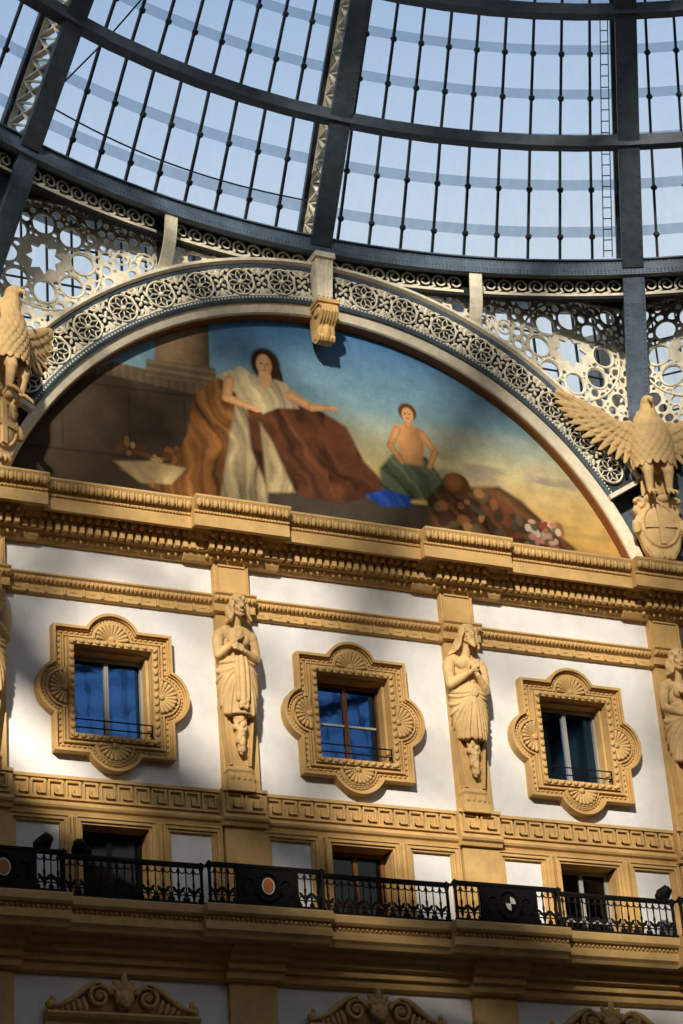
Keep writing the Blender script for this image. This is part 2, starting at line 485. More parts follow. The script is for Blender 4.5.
def make_surround(X):
    t = thing('window_surround', (X, 0, WZ0-.7), None, 'window surround', 'quatrefoil window surrounds of the upper storey')
    m = MB()
    rect = clamp_rect(OUT[0], .745, .86)
    frame_ring(m, OUT[0], rect, .02, -.10, X)
    frame_ring(m, OUT[0], OUT[1], -.09, -.20, X)
    frame_ring(m, OUT[1], OUT[2], -.09, -.15, X)
    frame_ring(m, OUT[3], OUT[4], -.09, -.16, X)
    m.build('moulding', OCHRE, t)
    b = MB()                                                     # notched ribbon running in the hollow
    ring = quatrefoil(-.12)
    acc = 0; last = ring[-1]
    for q in ring:
        L = math.hypot(q[0]-last[0], q[1]-last[1]); n = max(1, round(L/.105))
        for k in range(n):
            u = last[0]+(q[0]-last[0])*(k+.5)/n; v = last[1]+(q[1]-last[1])*(k+.5)/n
            ang = math.atan2(q[1]-last[1], q[0]-last[0])
            b.ell((X+u, -.105, ZM+v), (.042, .035, .022), 6, 4, Matrix.Rotation(-ang, 3, 'Y'))
        last = q
    b.build('leaf_ribbon', GOLD, t, True)
    r = MB()                                                     # carved inner border
    for a in ((-.76, -.72), (.72, .76)): pass
    for s in (-1, 1):
        r.box(X+s*.77-.05, X+s*.77+.05, -.188, .0, WZ0+.005, WZ1-.005)
        r.box(X-.82, X+.82, -.19, .0, ZM+s*.88-.05, ZM+s*.88+.05)
        r.box(X+s*.85-.02, X+s*.85+.02, -.138, .0, ZM-.938, ZM+.938); r.box(X-.87, X+.87, -.14, 0, ZM+s*.96-.02, ZM+s*.96+.02)
    r.build('inner_border', OCHRE, t)
    k = MB()
    for s in (-1, 1):
        for i in range(13):
            z = WZ0-.02+i*(WZ1-WZ0+.04)/12; k.ell((X+s*.77, -.2, z), (.045, .03, .055), 6, 4, Matrix.Rotation(R_(25*s), 3, 'Y'))
        for i in range(11):
            x = X-.72+i*.144; k.ell((x, -.2, ZM+s*.88), (.062, .03, .04), 6, 4, Matrix.Rotation(R_(25*s), 3, 'Y'))
    k.build('rope_border', GOLD, t, True)
    rv = MB()                                                    # splayed reveal
    rv.box(X-.715, X-.66, .001, .30, WZ0+.041, WZ1-.061); rv.box(X+.66, X+.715, .001, .30, WZ0+.041, WZ1-.061); rv.box(X-.715, X+.715, 0, .30, WZ1-.06, WZ1); rv.box(X-.715, X+.715, 0, .30, WZ0, WZ0+.04)
    rv.build('reveal', OCHRE, t)
    for a in range(4):                                           # scallop shells
        s = MB(); ang = a*PI/2
        ca, sa = math.cos(ang), math.sin(ang)
        off = .97 if a % 2 == 0 else .86
        def Pq(u, v, d): return (X + u*ca + (v+off)*sa, -.09-d, ZM - u*sa + (v+off)*ca)
        N = 11
        for i in range(N):
            th = R_(6 + 168*i/(N-1)); L = .275
            p0 = Pq(.05*math.cos(th), .0+.05*math.sin(th), .03); p1 = Pq(L*math.cos(th), L*math.sin(th), .075)
            s.cap(p0, p1, .012, .038, 6)
        rim = [Pq(0.345*math.cos(R_(-4+188*i/20)), 0.345*math.sin(R_(-4+188*i/20)), .03) for i in range(21)]
        s.tube(rim, .025, 6)
        s.ell(Pq(0, .02, .05), (.07, .04, .06), 8, 5)
        s.build('scallop_shell', GOLD, t, True)
    return t
surr = make_surround(BX[0])
surr['label'] = 'ochre quatrefoil window surround with scallop shells, left bay'
for i in (1, 2):
    c = copy_tree(surr); c.location.x = BX[i]
    c['label'] = ('', 'ochre quatrefoil window surround with scallop shells, under the keystone in the middle bay', 'ochre quatrefoil window surround with scallop shells, right bay')[i]
for i, bx in enumerate(BX):
    w = thing('window_%d' % (i+1), (bx, .22, WZ0), 'casement window reflecting the blue roof, %s bay' % ('left', 'middle', 'right')[i], 'window', kind='structure')
    f = MB(); y0, y1 = .22, .28
    zt = WZ1-.05
    for x in (-.70, .66): f.box(bx+x, bx+x+.04, y0, y1, WZ0, zt)
    f.box(bx-.70, bx+.70, y0, y1, zt-.03, zt); f.box(bx-.70, bx+.70, y0, y1, WZ0, WZ0+.04)
    f.build('window_frame', (GREYFRAME, WOOD, GREYFRAME)[i], w)
    leafs = {}
    for s in (-1, 1):
        f = MB(); xa, xb = sorted((bx+s*.005, bx+s*.66))
        f.box(xa, xa+.032, y0-.02, y1, WZ0+.04, zt-.03); f.box(xb-.032, xb, y0-.02, y1, WZ0+.04, zt-.03)
        f.box(xa, xb, y0-.018, y1, WZ0+.04, WZ0+.09); f.box(xa, xb, y0-.018, y1, zt-.08, zt-.03)
        leafs[s] = f.build('casement', (GREYFRAME, WOOD, GREYFRAME)[i], w)
    if i == 1:
        b = MB(); b.box(bx-.6, bx+.6, y0+.0, y1, ZM-.04, ZM-.005); b.build('glazing_bar', WHITED, w)
    for s in (-1, 1):
        g = MB(); g.box(bx+min(s*.05, s*.6), bx+max(s*.05, s*.6), .25, .26, WZ0+.05, zt-.05); g.build('pane', WGLASS, leafs[s])
    cu = MB()                                                    # hanging curtains inside
    spanx = {0: [(-.6, -.32), (.12, .6)], 1: [(-.62, -.5), (.42, .62)], 2: [(-.6, -.2), (.2, .62)]}[i]
    for a, b2 in spanx:
        n = 18; front = []
        for k in range(n+1):
            x = bx+a+(b2-a)*k/n; front.append((x, .50+.035*math.sin(k*1.9)))
        cu.loft([[(x, y, WZ0) for x, y in front] + [(x, y+.01, WZ0) for x, y in reversed(front)], [(x, y, zt) for x, y in front] + [(x, y+.01, zt) for x, y in reversed(front)]])
    cu.build('curtain', CURTAIN, w)
    gd = thing('window_guard', (bx, -.12, WZ0), 'thin black two-bar guard rail across the %s' % ('left bay window', 'middle bay window', 'right bay window')[i], 'guard rail', 'window guard rails')
    for z in (WZ0+.13, WZ0+.28):
        m = MB(); m.box(bx-.72, bx+.70, -.13, -.11, z, z+.02)
        m.build('rail', BLACKIRON, gd)
    for x in (-.71, .69):
        m = MB(); m.box(bx+x, bx+x+.02, -.13, -.11, WZ0+.02, WZ0+.3); m.box(bx+x, bx+x+.02, -.12, .05, WZ0+.13, WZ0+.15); m.build('bracket', BLACKIRON, gd)

# ---- balcony slab and architrave ----------------------------------------
@nudge
def slab_prof(dy): return [(.02,14.0),(-.86+dy,14.0),(-.90+dy,13.97),(-.90+dy,13.85),(-.86+dy,13.81),(-.78+dy,13.80),(-.77+dy,13.73),(-.80+dy,13.71),(-.80+dy,13.58),(-.74+dy,13.53),(-.7+dy,13.47),(.02,13.47)]
sl = MB(); BW = 1.14
for p in PX: sl.xprof(slab_prof(-.15), p-BW, p+BW)
for a, b in zip(PX, PX[1:]): sl.xprof(slab_prof(0), a+BW-.02, b-BW+.02)
balc = tag(sl.build('trim_7', OCHRE, kind='structure'), 'projecting ochre balcony slab with stepped mouldings')
bd = MB()
for x0, x1, dy in [(p-BW, p+BW, -.15) for p in PX] + [(a+BW, b-BW, 0) for a, b in zip(PX, PX[1:])]:
    n = int((x1-x0)/.085)
    for i in range(n):
        x = x0+(i+.5)*(x1-x0)/n; bd.ell((x, -.79+dy, 13.765), (.03, .04, .032), 5, 4)
bd.build('leaf_moulding', GOLD, balc, True)
ar = MB()
@nudge
def arch_prof(dy): return [(.02,13.48),(-.52+dy,13.48),(-.50+dy,13.40),(-.34+dy,13.36),(-.33+dy,13.26),(-.22+dy,13.23),(-.22+dy,13.12),(-.14+dy,13.10),(-.12+dy,12.98),(-.06+dy,12.94),(.02,12.94)]
for p in PX: ar.xprof(arch_prof(-.13), p-.52, p+.52)
for a, b in zip(PX, PX[1:]): ar.xprof(arch_prof(0), a+.5, b-.5)
arc = tag(ar.build('trim_8', OCHRE, kind='structure'), 'stepped architrave in shade under the balcony')

# ---- balcony railings ----------------------------------------------------
def baluster(m, x, y, h):
    z = 14.06
    m.lathe([(.012,0),(.02,.05),(.03,.09),(.016,.14),(.014,.22),(.022,.26),(.026,.30),(.016,.34),(.014,.44),(.024,.5),(.03,.53),(.014,.58),(.014,h)], (x, y, z), 6)
    for s in (-1, 1):
        m.tube([(x+s*(.066-.05*math.cos(t)), y, z+.12+.075*math.sin(t)) for t in [k*PI*1.5/7-.4 for k in range(8)]], .013, 5)
        m.tube([(x+s*(.07-.06*math.cos(t)), y, z+.56-.07*math.sin(t)) for t in [k*PI*1.1/6 for k in range(7)]], .012, 5)
        m.blade((x+s*.02, y, z+.14), (x+s*.11, y, z+.26), .03, .012)
        m.ell((x+s*.1, y, z+.04), (.035, .014, .035), 6, 4)
    m.ell((x, y, z+.17), (.045, .016, .06), 6, 4)
def thin_bar(m, x, y, h): m.tube([(x, y, 14.05), (x, y, 14.05+h)], .011, 5)
def make_rail(X, y, half, panel, label):
    t = thing('balcony_railing', (X, y, 14.0), label, 'railing', 'black iron railings along the balcony')
    h = .64
    m = MB(); m.box(X-half, X+half, y-.045, y+.045, 14.68, 14.73); m.box(X-half, X+half, y-.03, y+.03, 14.655, 14.68); m.build('handrail', BLACKIRON, t)
    m = MB(); m.box(X-half, X+half, y-.03, y+.03, 14.03, 14.065); m.box(X-half, X+half, y-.015, y+.015, 14.17, 14.185); m.build('bottom_rail', BLACKIRON, t)
    for s in (-1, 1):
        m = MB(); m.lathe([(.045,0),(.045,.06),(.03,.08),(.03,.6),(.045,.64),(.045,.72),(.02,.76)], (X+s*(half-.04), y, 14.0), 8); m.build('post', BLACKIRON, t)
        if panel:
            m = MB(); m.box(X+s*(half-.03)-.02, X+s*(half-.03)+.02, y, y+.16, 14.68, 14.72); m.build('return_rail', BLACKIRON, t)
    xs = []
    if panel:
        for s in (-1, 1): xs += [X+s*.70, X+s*.93]
    else:
        n = max(1, round((2*half-.1)/.262)); xs = [X-half+.05+(i+.5)*(2*half-.1)/n for i in range(n)]
    for x in xs:
        m = MB(); baluster(m, x, y, h); m.build('baluster', BLACKIRON, t, True)
    d = .115 if panel else (xs[1]-xs[0])/2
    for x in xs:
        m = MB(); thin_bar(m, x+d, y, h-.02); m.build('thin_bar', BLACKIRON, t)
    return t
ymid, yout = -.76, -.92
lab_mid = ['black iron railing section in front of the left bay door', 'black iron railing section in front of the middle bay door', 'black iron railing section in front of the right bay door']
for i, bx in enumerate(BX): make_rail(bx, ymid, W/2-1.04, False, lab_mid[i])
lab_out = ['projecting black railing section cut by the left edge of the photo', 'projecting black railing section holding the terracotta disc panel', 'projecting black railing section holding the quartered white disc panel', 'projecting black railing section cut by the right edge of the photo']
for i, p in enumerate(PX): make_rail(p, yout, 1.07, True, lab_out[i])
labp = ['dark crest panel at the left edge of the balcony railing', 'black crest panel with terracotta disc on the railing under the second pilaster', 'black crest panel with quartered white disc on the railing under the third pilaster', 'dark crest panel at the right end of the railing']
for i, p in enumerate(PX):
    t = thing('crest_panel', (p, yout, 14.05), labp[i], 'crest panel', 'crest panels fixed in the balcony railing')
    m = MB(); m.box(p-.56, p+.56, yout-.03, yout+.01, 14.07, 14.66)
    for s in (-1, 1): m.box(p+s*.53-.03, p+s*.53+.03, yout-.05, yout+.02, 14.06, 14.67)
    m.build('backplate', BLACKIRON, t)
    m = MB()
    for k in range(22):                                          # wreath
        a = k*2*PI/22; m.blade((p+.19*math.cos(a), yout-.05, 14.36+.22*math.sin(a)), (p+.25*math.cos(a+.35), yout-.05, 14.36+.28*math.sin(a+.35)), .03, .015)
    for s in (-1, 1):
        m.tube([(p+s*(.33+.12*math.cos(q)), yout-.045, 14.33+.16*math.sin(q)) for q in [j*PI*1.6/10-1 for j in range(11)]], .018, 5)
    m.build('wreath', BLACKIRON, t, True)
    d = MB(); d.lathe([(.001,-.075),(.08,-.075),(.105,-.06),(.105,-.03)], (p, yout, 14.36), 24, 'y')
    d.v = [(a, b, 14.36+(c-14.36)*1.25) for a, b, c in d.v]
    if i in (0, 1):
        dd = d.build('disc', ORANGE, t)
        m = MB(); m.tube([(p+.108*math.cos(q), yout-.065, 14.36+.137*math.sin(q)) for q in [j*2*PI/20 for j in range(20)]], .012, 5, True); m.build('disc_rim', WHITED, dd)
    else:
        dd = d.build('disc', BLACKIRON, t)
        m = MB()
        for q0 in (0, 2):
            pts = [(0, 0)] + [(0.098*math.cos(q0*PI/2+j*PI/12), .125*math.sin(q0*PI/2+j*PI/12)) for j in range(7)]
            m.yprof([(p+a, 14.36+b) for a, b in pts], yout-.085, yout-.074)
        m.build('white_quarters', WHITED, dd)

# ---- floodlights on the rail --------------------------------------------
def flood(x, y, z, label, dirx):
    t = thing('floodlight', (x, y, 14.73), label, 'floodlight', 'black floodlights on the balcony railing')
    m = MB(); m.box(x-.06, x+.06, y-.05, y+.05, 14.72, 14.76); m.tube([(x, y, 14.74), (x, y+.02, 14.83)], .03, 8); m.build('clamp', BLACKIRON, t)
    M = Matrix.Rotation(R_(25*dirx), 4, 'Z') @ Matrix.Rotation(R_(-35), 4, 'X')
    h = MB(); h.lathe([(.03,-.12),(.09,-.10),(.11,-.03),(.13,.04),(.14,.08),(.13,.09)], (0, 0, 0), 16, 'y')
    h.v = [tuple(M @ Vector(q) + Vector((x+.04*dirx, y, 14.88))) for q in h.v]; lh = h.build('lamp_head', BLACKIRON, t, True)
    g = MB(); g.lathe([(.001,.088),(.125,.088),(.125,.095),(.001,.096)], (0, 0, 0), 16, 'y')
    g.v = [tuple(M @ Vector(q) + Vector((x+.04*dirx, y, 14.88))) for q in g.v]; g.build('lens', LAMPGLASS, lh)
    b = MB(); b.ell((x-.09*dirx, y, 14.80), (.09, .08, .09), 10, 6); b.build('ballast_box', BLACKIRON, t, True)
flood(-6.13, yout, 0, 'black floodlight on the railing before the leftmost plaster panel', 1)
flood(-5.42, ymid, 0, 'dark floodlight on the railing at the jamb of the left bay door', -1)
flood(5.72, ymid, 0, 'black floodlight on the railing before the rightmost plaster panel', 1)

# ---- scroll pediments under the balcony ---------------------------------
def make_pediment(X):
    t = thing('scroll_pediment', (X, 0, 12.2), None, 'pediment', 'carved scroll pediments below the balcony')
    m = MB(); m.xprof([(.0,12.3),(-.22,12.3),(-.24,12.26),(-.2,12.2),(-.12,12.14),(-.1,12.0),(0,12.0)], X-1.32, X+1.32); m.build('ledge', OCHRE, t)
    for s in (-1, 1):
        m = MB()
        def P(u, v, d): return (X+s*u, -.06-d, 12.3+v)
        sp = []; ww = []
        for k in range(34):
            a = k/33*PI*3.4; r = .21*(1-k/38); sp.append((.42 + r*math.cos(PI*.95-a), .26 + r*math.sin(PI*.95-a))); ww.append(.07*(1-k/60))
        m.ribbon(sp, ww, .16, P)
        m.ell(P(.42, .26, .12), (.06, .06, .06), 8, 5)
        tail = [(.40,.48),(.52,.47),(.66,.40),(.80,.28),(.95,.17),(1.1,.10),(1.22,.07)]
        m.ribbon(tail, [.06,.08,.09,.09,.08,.07,.05], .16, P)
        for k in range(6):
            u = .62+k*.1; m.blade(P(u, .02, .08), P(u+.08, .26-.04*k, .1), .05, .03)
        m.ell(P(1.24, .11, .08), (.09, .07, .09), 8, 5); m.ell(P(1.2, .2, .08), (.05, .05, .07), 8, 5)
        m.yprof([(X+s*.1, 12.3), (X+s*1.2, 12.3), (X+s*.75, 12.5), (X+s*.42, 12.62), (X+s*.1, 12.7)], -.08, .0)
        m.build('scroll', GOLD, t, True)
    h = MB()                                                     # mask and leaf crest
    h.ell((X, -.2, 12.52), (.12, .12, .17), 12, 8); h.ell((X, -.31, 12.5), (.022, .035, .05), 6, 5)
    h.ell((X, -.27, 12.41), (.06, .05, .035), 8, 5)
    for s in (-1, 1):
        h.ell((X+s*.05, -.29, 12.56), (.03, .03, .015), 6, 4); h.ell((X+s*.12, -.2, 12.56), (.05, .08, .12), 8, 5); h.ell((X+s*.06, -.27, 12.47), (.035, .03, .04), 6, 4)
        h.blade((X+s*.04, -.18, 12.68), (X+s*.2, -.2, 12.86), .06, .04); h.blade((X+s*.02, -.18, 12.66), (X+s*.3, -.18, 12.74), .05, .04)
    h.blade((X, -.18, 12.62), (X, -.24, 12.98), .07, .05); h.ell((X, -.2, 12.70), (.16, .08, .06), 8, 5)
    blob('mask', h, GOLD, t, .018, 1)
    return t
ped = make_pediment(BX[0]); ped['label'] = 'carved scroll pediment with mask, below the left bay balcony'
for i in (1, 2):
    c = copy_tree(ped); c.location.x = BX[i]
    c['label'] = ('', 'carved scroll pediment with mask, below the middle bay balcony', 'carved scroll pediment with mask, below the right bay balcony')[i]

# ------------------------------------------------------------------ herm statues
def hand(m, palm, d, up, curl=.5, s=1.0):
    """palm, four fingers and a thumb"""
    palm = Vector(palm); d = Vector(d).normalized(); up = Vector(up); up = (up - d*up.dot(d)).normalized(); x = d.cross(up)
    m.ell(palm, (.055*s, .03*s, .065*s), 10, 6, Matrix((x, up, d)).transposed())
    for i, (o, L) in enumerate(((-.042, .085), (-.014, .1), (.014, .095), (.042, .075))):
        b = palm + x*o*s + d*.05*s; k = b + d*L*.55*s + up*.01*s; e = k + d*L*.45*s - up*L*curl*.7*s
        m.cap(b, k, .0165*s, .015*s, 7); m.cap(k, e, .015*s, .012*s, 7)
    b = palm + x*.045*s - d*.02*s; m.cap(b, b + x*.035*s + d*.05*s - up*.02*s, .018*s, .014*s, 7)

def fit_herm(m, X):
    """slimmer and taller than the first sketch of the figure"""
    m.v = [(X+(a-X)*.92, b, 18.7+(c-18.7)*(1.10 if c > 18.7 else 1.07)) for a, b, c in m.v]; return m
def herm(X, label, kind):
    t = thing('herm_statue', (X, -.14, 16.2), label, 'statue', 'herm statues in front of the pilasters')
    Y = -.40
    f = MB()
    fem = kind != 'man'
    f.ell((X, Y, 19.00), (.27, .17, .27), 18, 12); f.ell((X, Y, 18.78), (.215, .16, .26), 16, 10); f.ell((X, Y, 18.58), (.29, .19, .2), 16, 10)
    f.cap((X-.25, Y, 19.12), (X+.25, Y, 19.12), .115, .115)
    for s in (-1, 1):
        f.cap((X+s*.05, Y+.02, 19.34), (X+s*.30, Y+.01, 19.15), .06, .09)               # slope of the shoulders
        if fem: f.ell((X+s*.125, Y-.14, 18.99), (.10, .09, .10), 14, 10)
        else:
            f.ell((X+s*.125, Y-.115, 19.05), (.135, .075, .10), 14, 10)
            for z in (18.84, 18.74, 18.65): f.ell((X+s*.055, Y-.145, z), (.05, .035, .045))
    tilt = {'woman': .04, 'man': .06, 'woman2': -.03}[kind]
    hc = Vector((X+tilt, Y-.15, 19.575)); V = lambda a, b, c: hc + Vector((a, b, c))
    f.cap((X, Y-.02, 19.15), (X+tilt*.7, Y-.09, 19.45), .10, .085)
    # head: skull, brow, eyes, nose, cheeks, lips, chin
    f.ell(V(0, .03, .05), (.125, .145, .14), 20, 14)
    f.ell(V(0, -.025, -.02), (.10, .115, .165), 20, 14)
    f.ell(V(0, -.085, -.155), (.042, .045, .038), 12, 8)
    f.cap(V(0, -.135, .05), V(0, -.178, -.038), .017, .026, 10)
    for s in (-1, 1):
        f.ell(V(s*.024, -.158, -.045), (.018, .02, .015))
        f.cap(V(s*.016, -.138, .058), V(s*.088, -.105, .05), .018, .016, 8)
        f.ell(V(s*.046, -.118, .018), (.026, .02, .014), 10, 8)
        f.cap(V(s*.022, -.132, .003), V(s*.07, -.112, .004), .008, .008, 6)
        f.ell(V(s*.066, -.092, -.04), (.038, .032, .042)); f.cap(V(s*.09, -.02, -.09), V(s*.035, -.085, -.15), .035, .03, 8)
        f.ell(V(s*.122, .02, 0), (.02, .04, .05))
    f.cap(V(-.034, -.132, -.086), V(.034, -.132, -.086), .014, .014, 8); f.cap(V(-.026, -.13, -.108), V(.026, -.13, -.108), .016, .016, 8)
    for s in (-1, 1): f.ell((X+s*.34, Y, 19.09), (.12, .12, .13), 14, 10)
    arm = .085 if fem else .097
    if kind == 'woman':
        A = [((-.37,0,19.05),(-.42,-.08,18.72),(-.10,-.25,18.95)), ((.36,0,19.05),(.40,-.06,18.70),(.07,-.25,18.77))]
        hands = [((-.045,-.265,19.03), (.14,-.1,.95), (-.2,-1,0)), ((.0,-.265,18.81), (-.95,-.1,.25), (0,-1,.2))]
    elif kind == 'man':
        A = [((-.38,0,19.05),(-.43,-.10,18.66),(-.04,-.27,18.87)), ((.37,0,19.05),(.38,-.08,18.60),(.12,-.26,18.82))]
        hands = [((.04,-.285,18.94), (.5,-.1,.75), (0,-1,.2)), ((.075,-.26,18.9), (-.45,-.1,.85), (0,-1,.1))]
    else:
        A = [((-.36,0,19.05),(-.43,-.05,18.72),(-.12,-.28,18.52)), ((.36,0,19.05),(.41,-.06,18.70),(.06,-.27,18.90))]
        hands = [((-.05,-.29,18.48), (.85,-.1,-.4), (0,-1,.2)), ((-.0,-.28,18.94), (-.9,-.1,.3), (0,-1,.2))]
    for (sh, el, wr) in A:
        sh = Vector((X, Y, 0))+Vector(sh); el = Vector((X, Y, 0))+Vector(el); wr = Vector((X, Y, 0))+Vector(wr)
        mid = sh.lerp(el, .45); f.cap(sh, mid, arm*1.25, arm*1.2); f.cap(mid, el, arm*1.2, arm*.85)
        m2 = el.lerp(wr, .35); f.cap(el, m2, arm*.85, arm*.9); f.cap(m2, wr, arm*.9, arm*.5)
    for pl, d, up in hands: hand(f, Vector((X, Y, 0))+Vector(pl), d, up, .5, 1.2)
    body = blob('body', fit_herm(f, X), STATUE, t, .0088, 1)
    # hair
    h = MB(); rnd = random.Random(3 if fem else 8)
    h.ell(V(0, .06, .06), (.155, .15, .155), 16, 10)
    def lock(pts, r0, r1):
        n = len(pts)
        for k in range(n-1): h.cap(pts[k], pts[k+1], r0+(r1-r0)*k/(n-1), r0+(r1-r0)*(k+1)/(n-1), 8)
    if fem:
        for k in range(70):
            a = rnd.uniform(-.35, PI+.35); b = rnd.uniform(.12, 1.5)
            h.ell(V(.165*math.cos(a)*math.cos(b), .03-.155*math.sin(a)*math.cos(b), .06+.165*math.sin(b)), (.036, .036, .034), 8, 6)
        for s in (-1, 1):
            for k in range(5):
                ph = k*1.3; x0 = .135+.014*k
                lock([V(s*(x0+.012*q+.016*math.sin(q*1.5+ph)), -.05+.035*k-.006*q, .05-.058*q) for q in range(6)], .036, .026)
    else:
        for k in range(15):
            a = PI*k/14; lock([V(.10*math.cos(a), -.06*math.sin(a)+.02, .185), V(.16*math.cos(a), -.10*math.sin(a)+.03, .13), V(.18*math.cos(a), -.10*math.sin(a)+.05, .05)], .032, .024)
        for k in range(7):
            ph = k*1.1
            lock([V(-.13-.022*q-.006*k*q*.4+.012*math.sin(q*1.6+ph), -.07+.036*k+.004*q, .10-.055*q-.006*k) for q in range(8)], .032, .018)
            lock([V(.13+.010*q+.014*math.sin(q*1.6+ph), -.06+.036*k+.004*q, .10-.055*q) for q in range(7)], .032, .02)
    blob('hair', fit_herm(h, X), STATUE, body, .0088, 1)
    if not fem:
        h = MB()
        for k in range(11):
            a = -1+2*k/10; ph = k*1.7
            lock([V(.082*a+.008*math.sin(ph+q*1.7), -.095-.05*(1-abs(a))-.010*q, -.085-.04*q*(1.15-.5*abs(a))) for q in range(5)], .026, .012)
        for s in (-1, 1): lock([V(s*.006, -.172, -.068), V(s*.04, -.158, -.082), V(s*.075, -.13, -.118)], .017, .010)
        blob('beard', fit_herm(h, X), STATUE, body, .0088, 1)
    # drapery: a wrapped cloth whose folds run over its surface
    zs_ = (17.70, 17.95, 18.2, 18.45, 18.62, 18.72); rx_ = (.29, .345, .385, .39, .365, .30); ry_ = (.20, .225, .245, .245, .225, .19)
    def surf(e, z, o=0):
        rx = float(np.interp(z, zs_, rx_))+o; ry = float(np.interp(z, zs_, ry_))+o; th = e*PI/2
        return Vector((X+rx*math.sin(th), Y+.02-ry*math.cos(th), z))
    d = MB()
    d.loft([[(X+rx*math.cos(a), Y+.02+ry*math.sin(a), z) for a in [2*PI*k/32 for k in range(32)]] for z, rx, ry in zip(zs_, rx_, ry_)])
    def swag(e0, z0, e1, z1, sag, r0, r1, o=.0):
        P_ = []
        for k in range(11):
            u = k/10; P_.append(surf(e0+(e1-e0)*u, z0+(z1-z0)*u-sag*math.sin(PI*u), o))
        for k in range(10): d.cap(P_[k], P_[k+1], r0+(r1-r0)*k/10, r0+(r1-r0)*(k+1)/10, 8)
    if kind == 'man':
        for s in (-1, 1):
            swag(.03*s, 18.52, 1.15*s, 18.62, .05, .045, .04); swag(.03*s, 18.47, 1.15*s, 18.54, .07, .03, .03)
            for e1, z1, sg in ((1.15, 18.36, .10), (1.15, 18.16, .09), (1.1, 17.94, .05), (.9, 17.74, .03), (.62, 17.71, .02), (.38, 17.70, 0)):
                swag(.05*s, 18.47, e1*s, z1, sg, .022, .042)
        swag(0, 18.46, -.06, 17.70, 0, .03, .06, .012); swag(.02, 18.46, .16, 17.71, 0, .03, .05, .01)
        c = surf(.02, 18.5, .02)
        for k in range(9): d.ell(c+Vector((.055*math.cos(k*.7), -.02, .055*math.sin(k*.7))), (.028, .03, .028))
        d.ell(c+Vector((0, -.02, 0)), (.045, .035, .045))
    else:
        for s in (-1, 1):
            swag(.12*s, 18.62, 1.15*s, 18.66, .04, .035, .04); swag(.12*s, 18.52, 1.15*s, 18.50, .08, .04, .045)
            for e1, z1, sg in ((1.15, 18.30, .02), (1.15, 18.10, .0), (1.1, 17.90, -.02), (.85, 17.74, -.02), (.6, 17.72, 0)):
                swag(.16*s, 18.50 - (.0 if e1 > 1 else .1), e1*s, z1, sg, .02, .045)
        for e, w in ((-.17, .045), (0, .06), (.17, .045)): swag(e*.9, 18.66, e, 17.93 if e else 17.86, 0, w, w*1.05, .02)
        for k in range(14): d.ell(surf(rnd.uniform(-.2, .2), rnd.uniform(17.78, 17.9), .03), (.035, .04, .04))
    blob('drapery', fit_herm(d, X), STATUE, t, .0105, 1)
    # hanging garland
    g = MB(); rnd = random.Random(5)
    for k in range(64):
        u = (k+.5)/64; z = 17.80-.70*u; w = .12*(1-u)+.03+.02*math.sin(u*19)
        a = rnd.uniform(-1.2, 1.2); g.ell((X+w*math.sin(a), Y+.03-.10*math.cos(a), z), (.05, .05, .052), 8, 6)
    g.cap((X, Y+.03, 17.85), (X, Y+.02, 17.12), .13, .06); g.blade((X, Y-.0, 17.16), (X, Y-.02, 17.02), .05, .03)
    blob('garland', fit_herm(g, X), STATUE, t, .0105, 1)
    # tapering pedestal with sunk front
    p = MB()
    def ring(z, w, y): return [(X-w, -.12, z), (X+w, -.12, z), (X+w, y, z), (X-w, y, z)]
    p.loft([ring(16.72, .19, -.30), ring(17.9, .30, -.34)])
    for s in (-1, 1): p.loft([[(X+s*a, -.28, 16.74), (X+s*b, -.28, 16.74), (X+s*b, -.35, 16.74), (X+s*a, -.35, 16.74)] for a, b in ((.15, .2),)] + [[(X+s*.25, -.32, 17.9), (X+s*.31, -.32, 17.9), (X+s*.31, -.39, 17.9), (X+s*.25, -.39, 17.9)]])
    p.loft([ring(16.36, .26, -.34), ring(16.62, .235, -.32), ring(16.66, .25, -.34), ring(16.70, .22, -.33), ring(16.74, .2, -.31)])
    p.loft([ring(16.28, .26, -.34), ring(16.36, .26, -.34)])
    for k in range(4): p.blade((X-.165+k*.11, -.325, 16.60), (X-.165+k*.11, -.345, 16.48), .035, .02)
    p.build('pedestal', OCHRE, t)
    return t
herm(PX[0]-.10, 'bearded herm statue cut by the left edge of the photo', 'man')
herm(PX[1]-.10, 'herm statue of a curly-haired woman with hand on chest, left of the middle window', 'woman')
herm(PX[2]-.10, 'bearded long-haired herm statue with crossed arms, right of the middle window', 'man')
herm(PX[3]-.06, 'herm statue of a woman with lowered arm, at the right edge', 'woman2')

# ------------------------------------------------------------------ lunette
def arc_sweep(m, prof, t0, t1, n):                       # closed (r,y) outline swept round the arch centre
    m.loft([[(r*math.cos(t), y, ZC + r*math.sin(t)) for r, y in prof] for t in [t0+(t1-t0)*k/n for k in range(n+1)]])
tS = math.asin((21.66-ZC)/7.0)
m = MB(); arc_sweep(m, [(7.11,-.31),(6.925,-.22),(6.905,-.19),(6.905,.12),(7.11,.12)], tS, PI-tS, 90)
tag(m.build('trim_9', CREAMSTONE, kind='structure'), 'plain cream stone arch edge round the painted lunette')
m = MB(); arc_sweep(m, [(6.92,-.185),(6.89,-.12),(6.885,.12),(6.92,.12)], tS, PI-tS, 90)
tag(m.build('trim_10', BROWN, kind='structure'), 'thin brown border of the painted lunette')
T0, T1 = R_(32.6), R_(147.4)
ab = thing('arch_frieze', (0, -.28, ZC), 'cream pierced rosette frieze curving over the painted lunette', 'frieze', kind='structure')
m = MB(); arc_sweep(m, [(7.10,.1),(7.10,-.27),(7.90,-.27),(7.90,.1)], T0, T1, 90); m.build('backing', BANDBACK, ab)
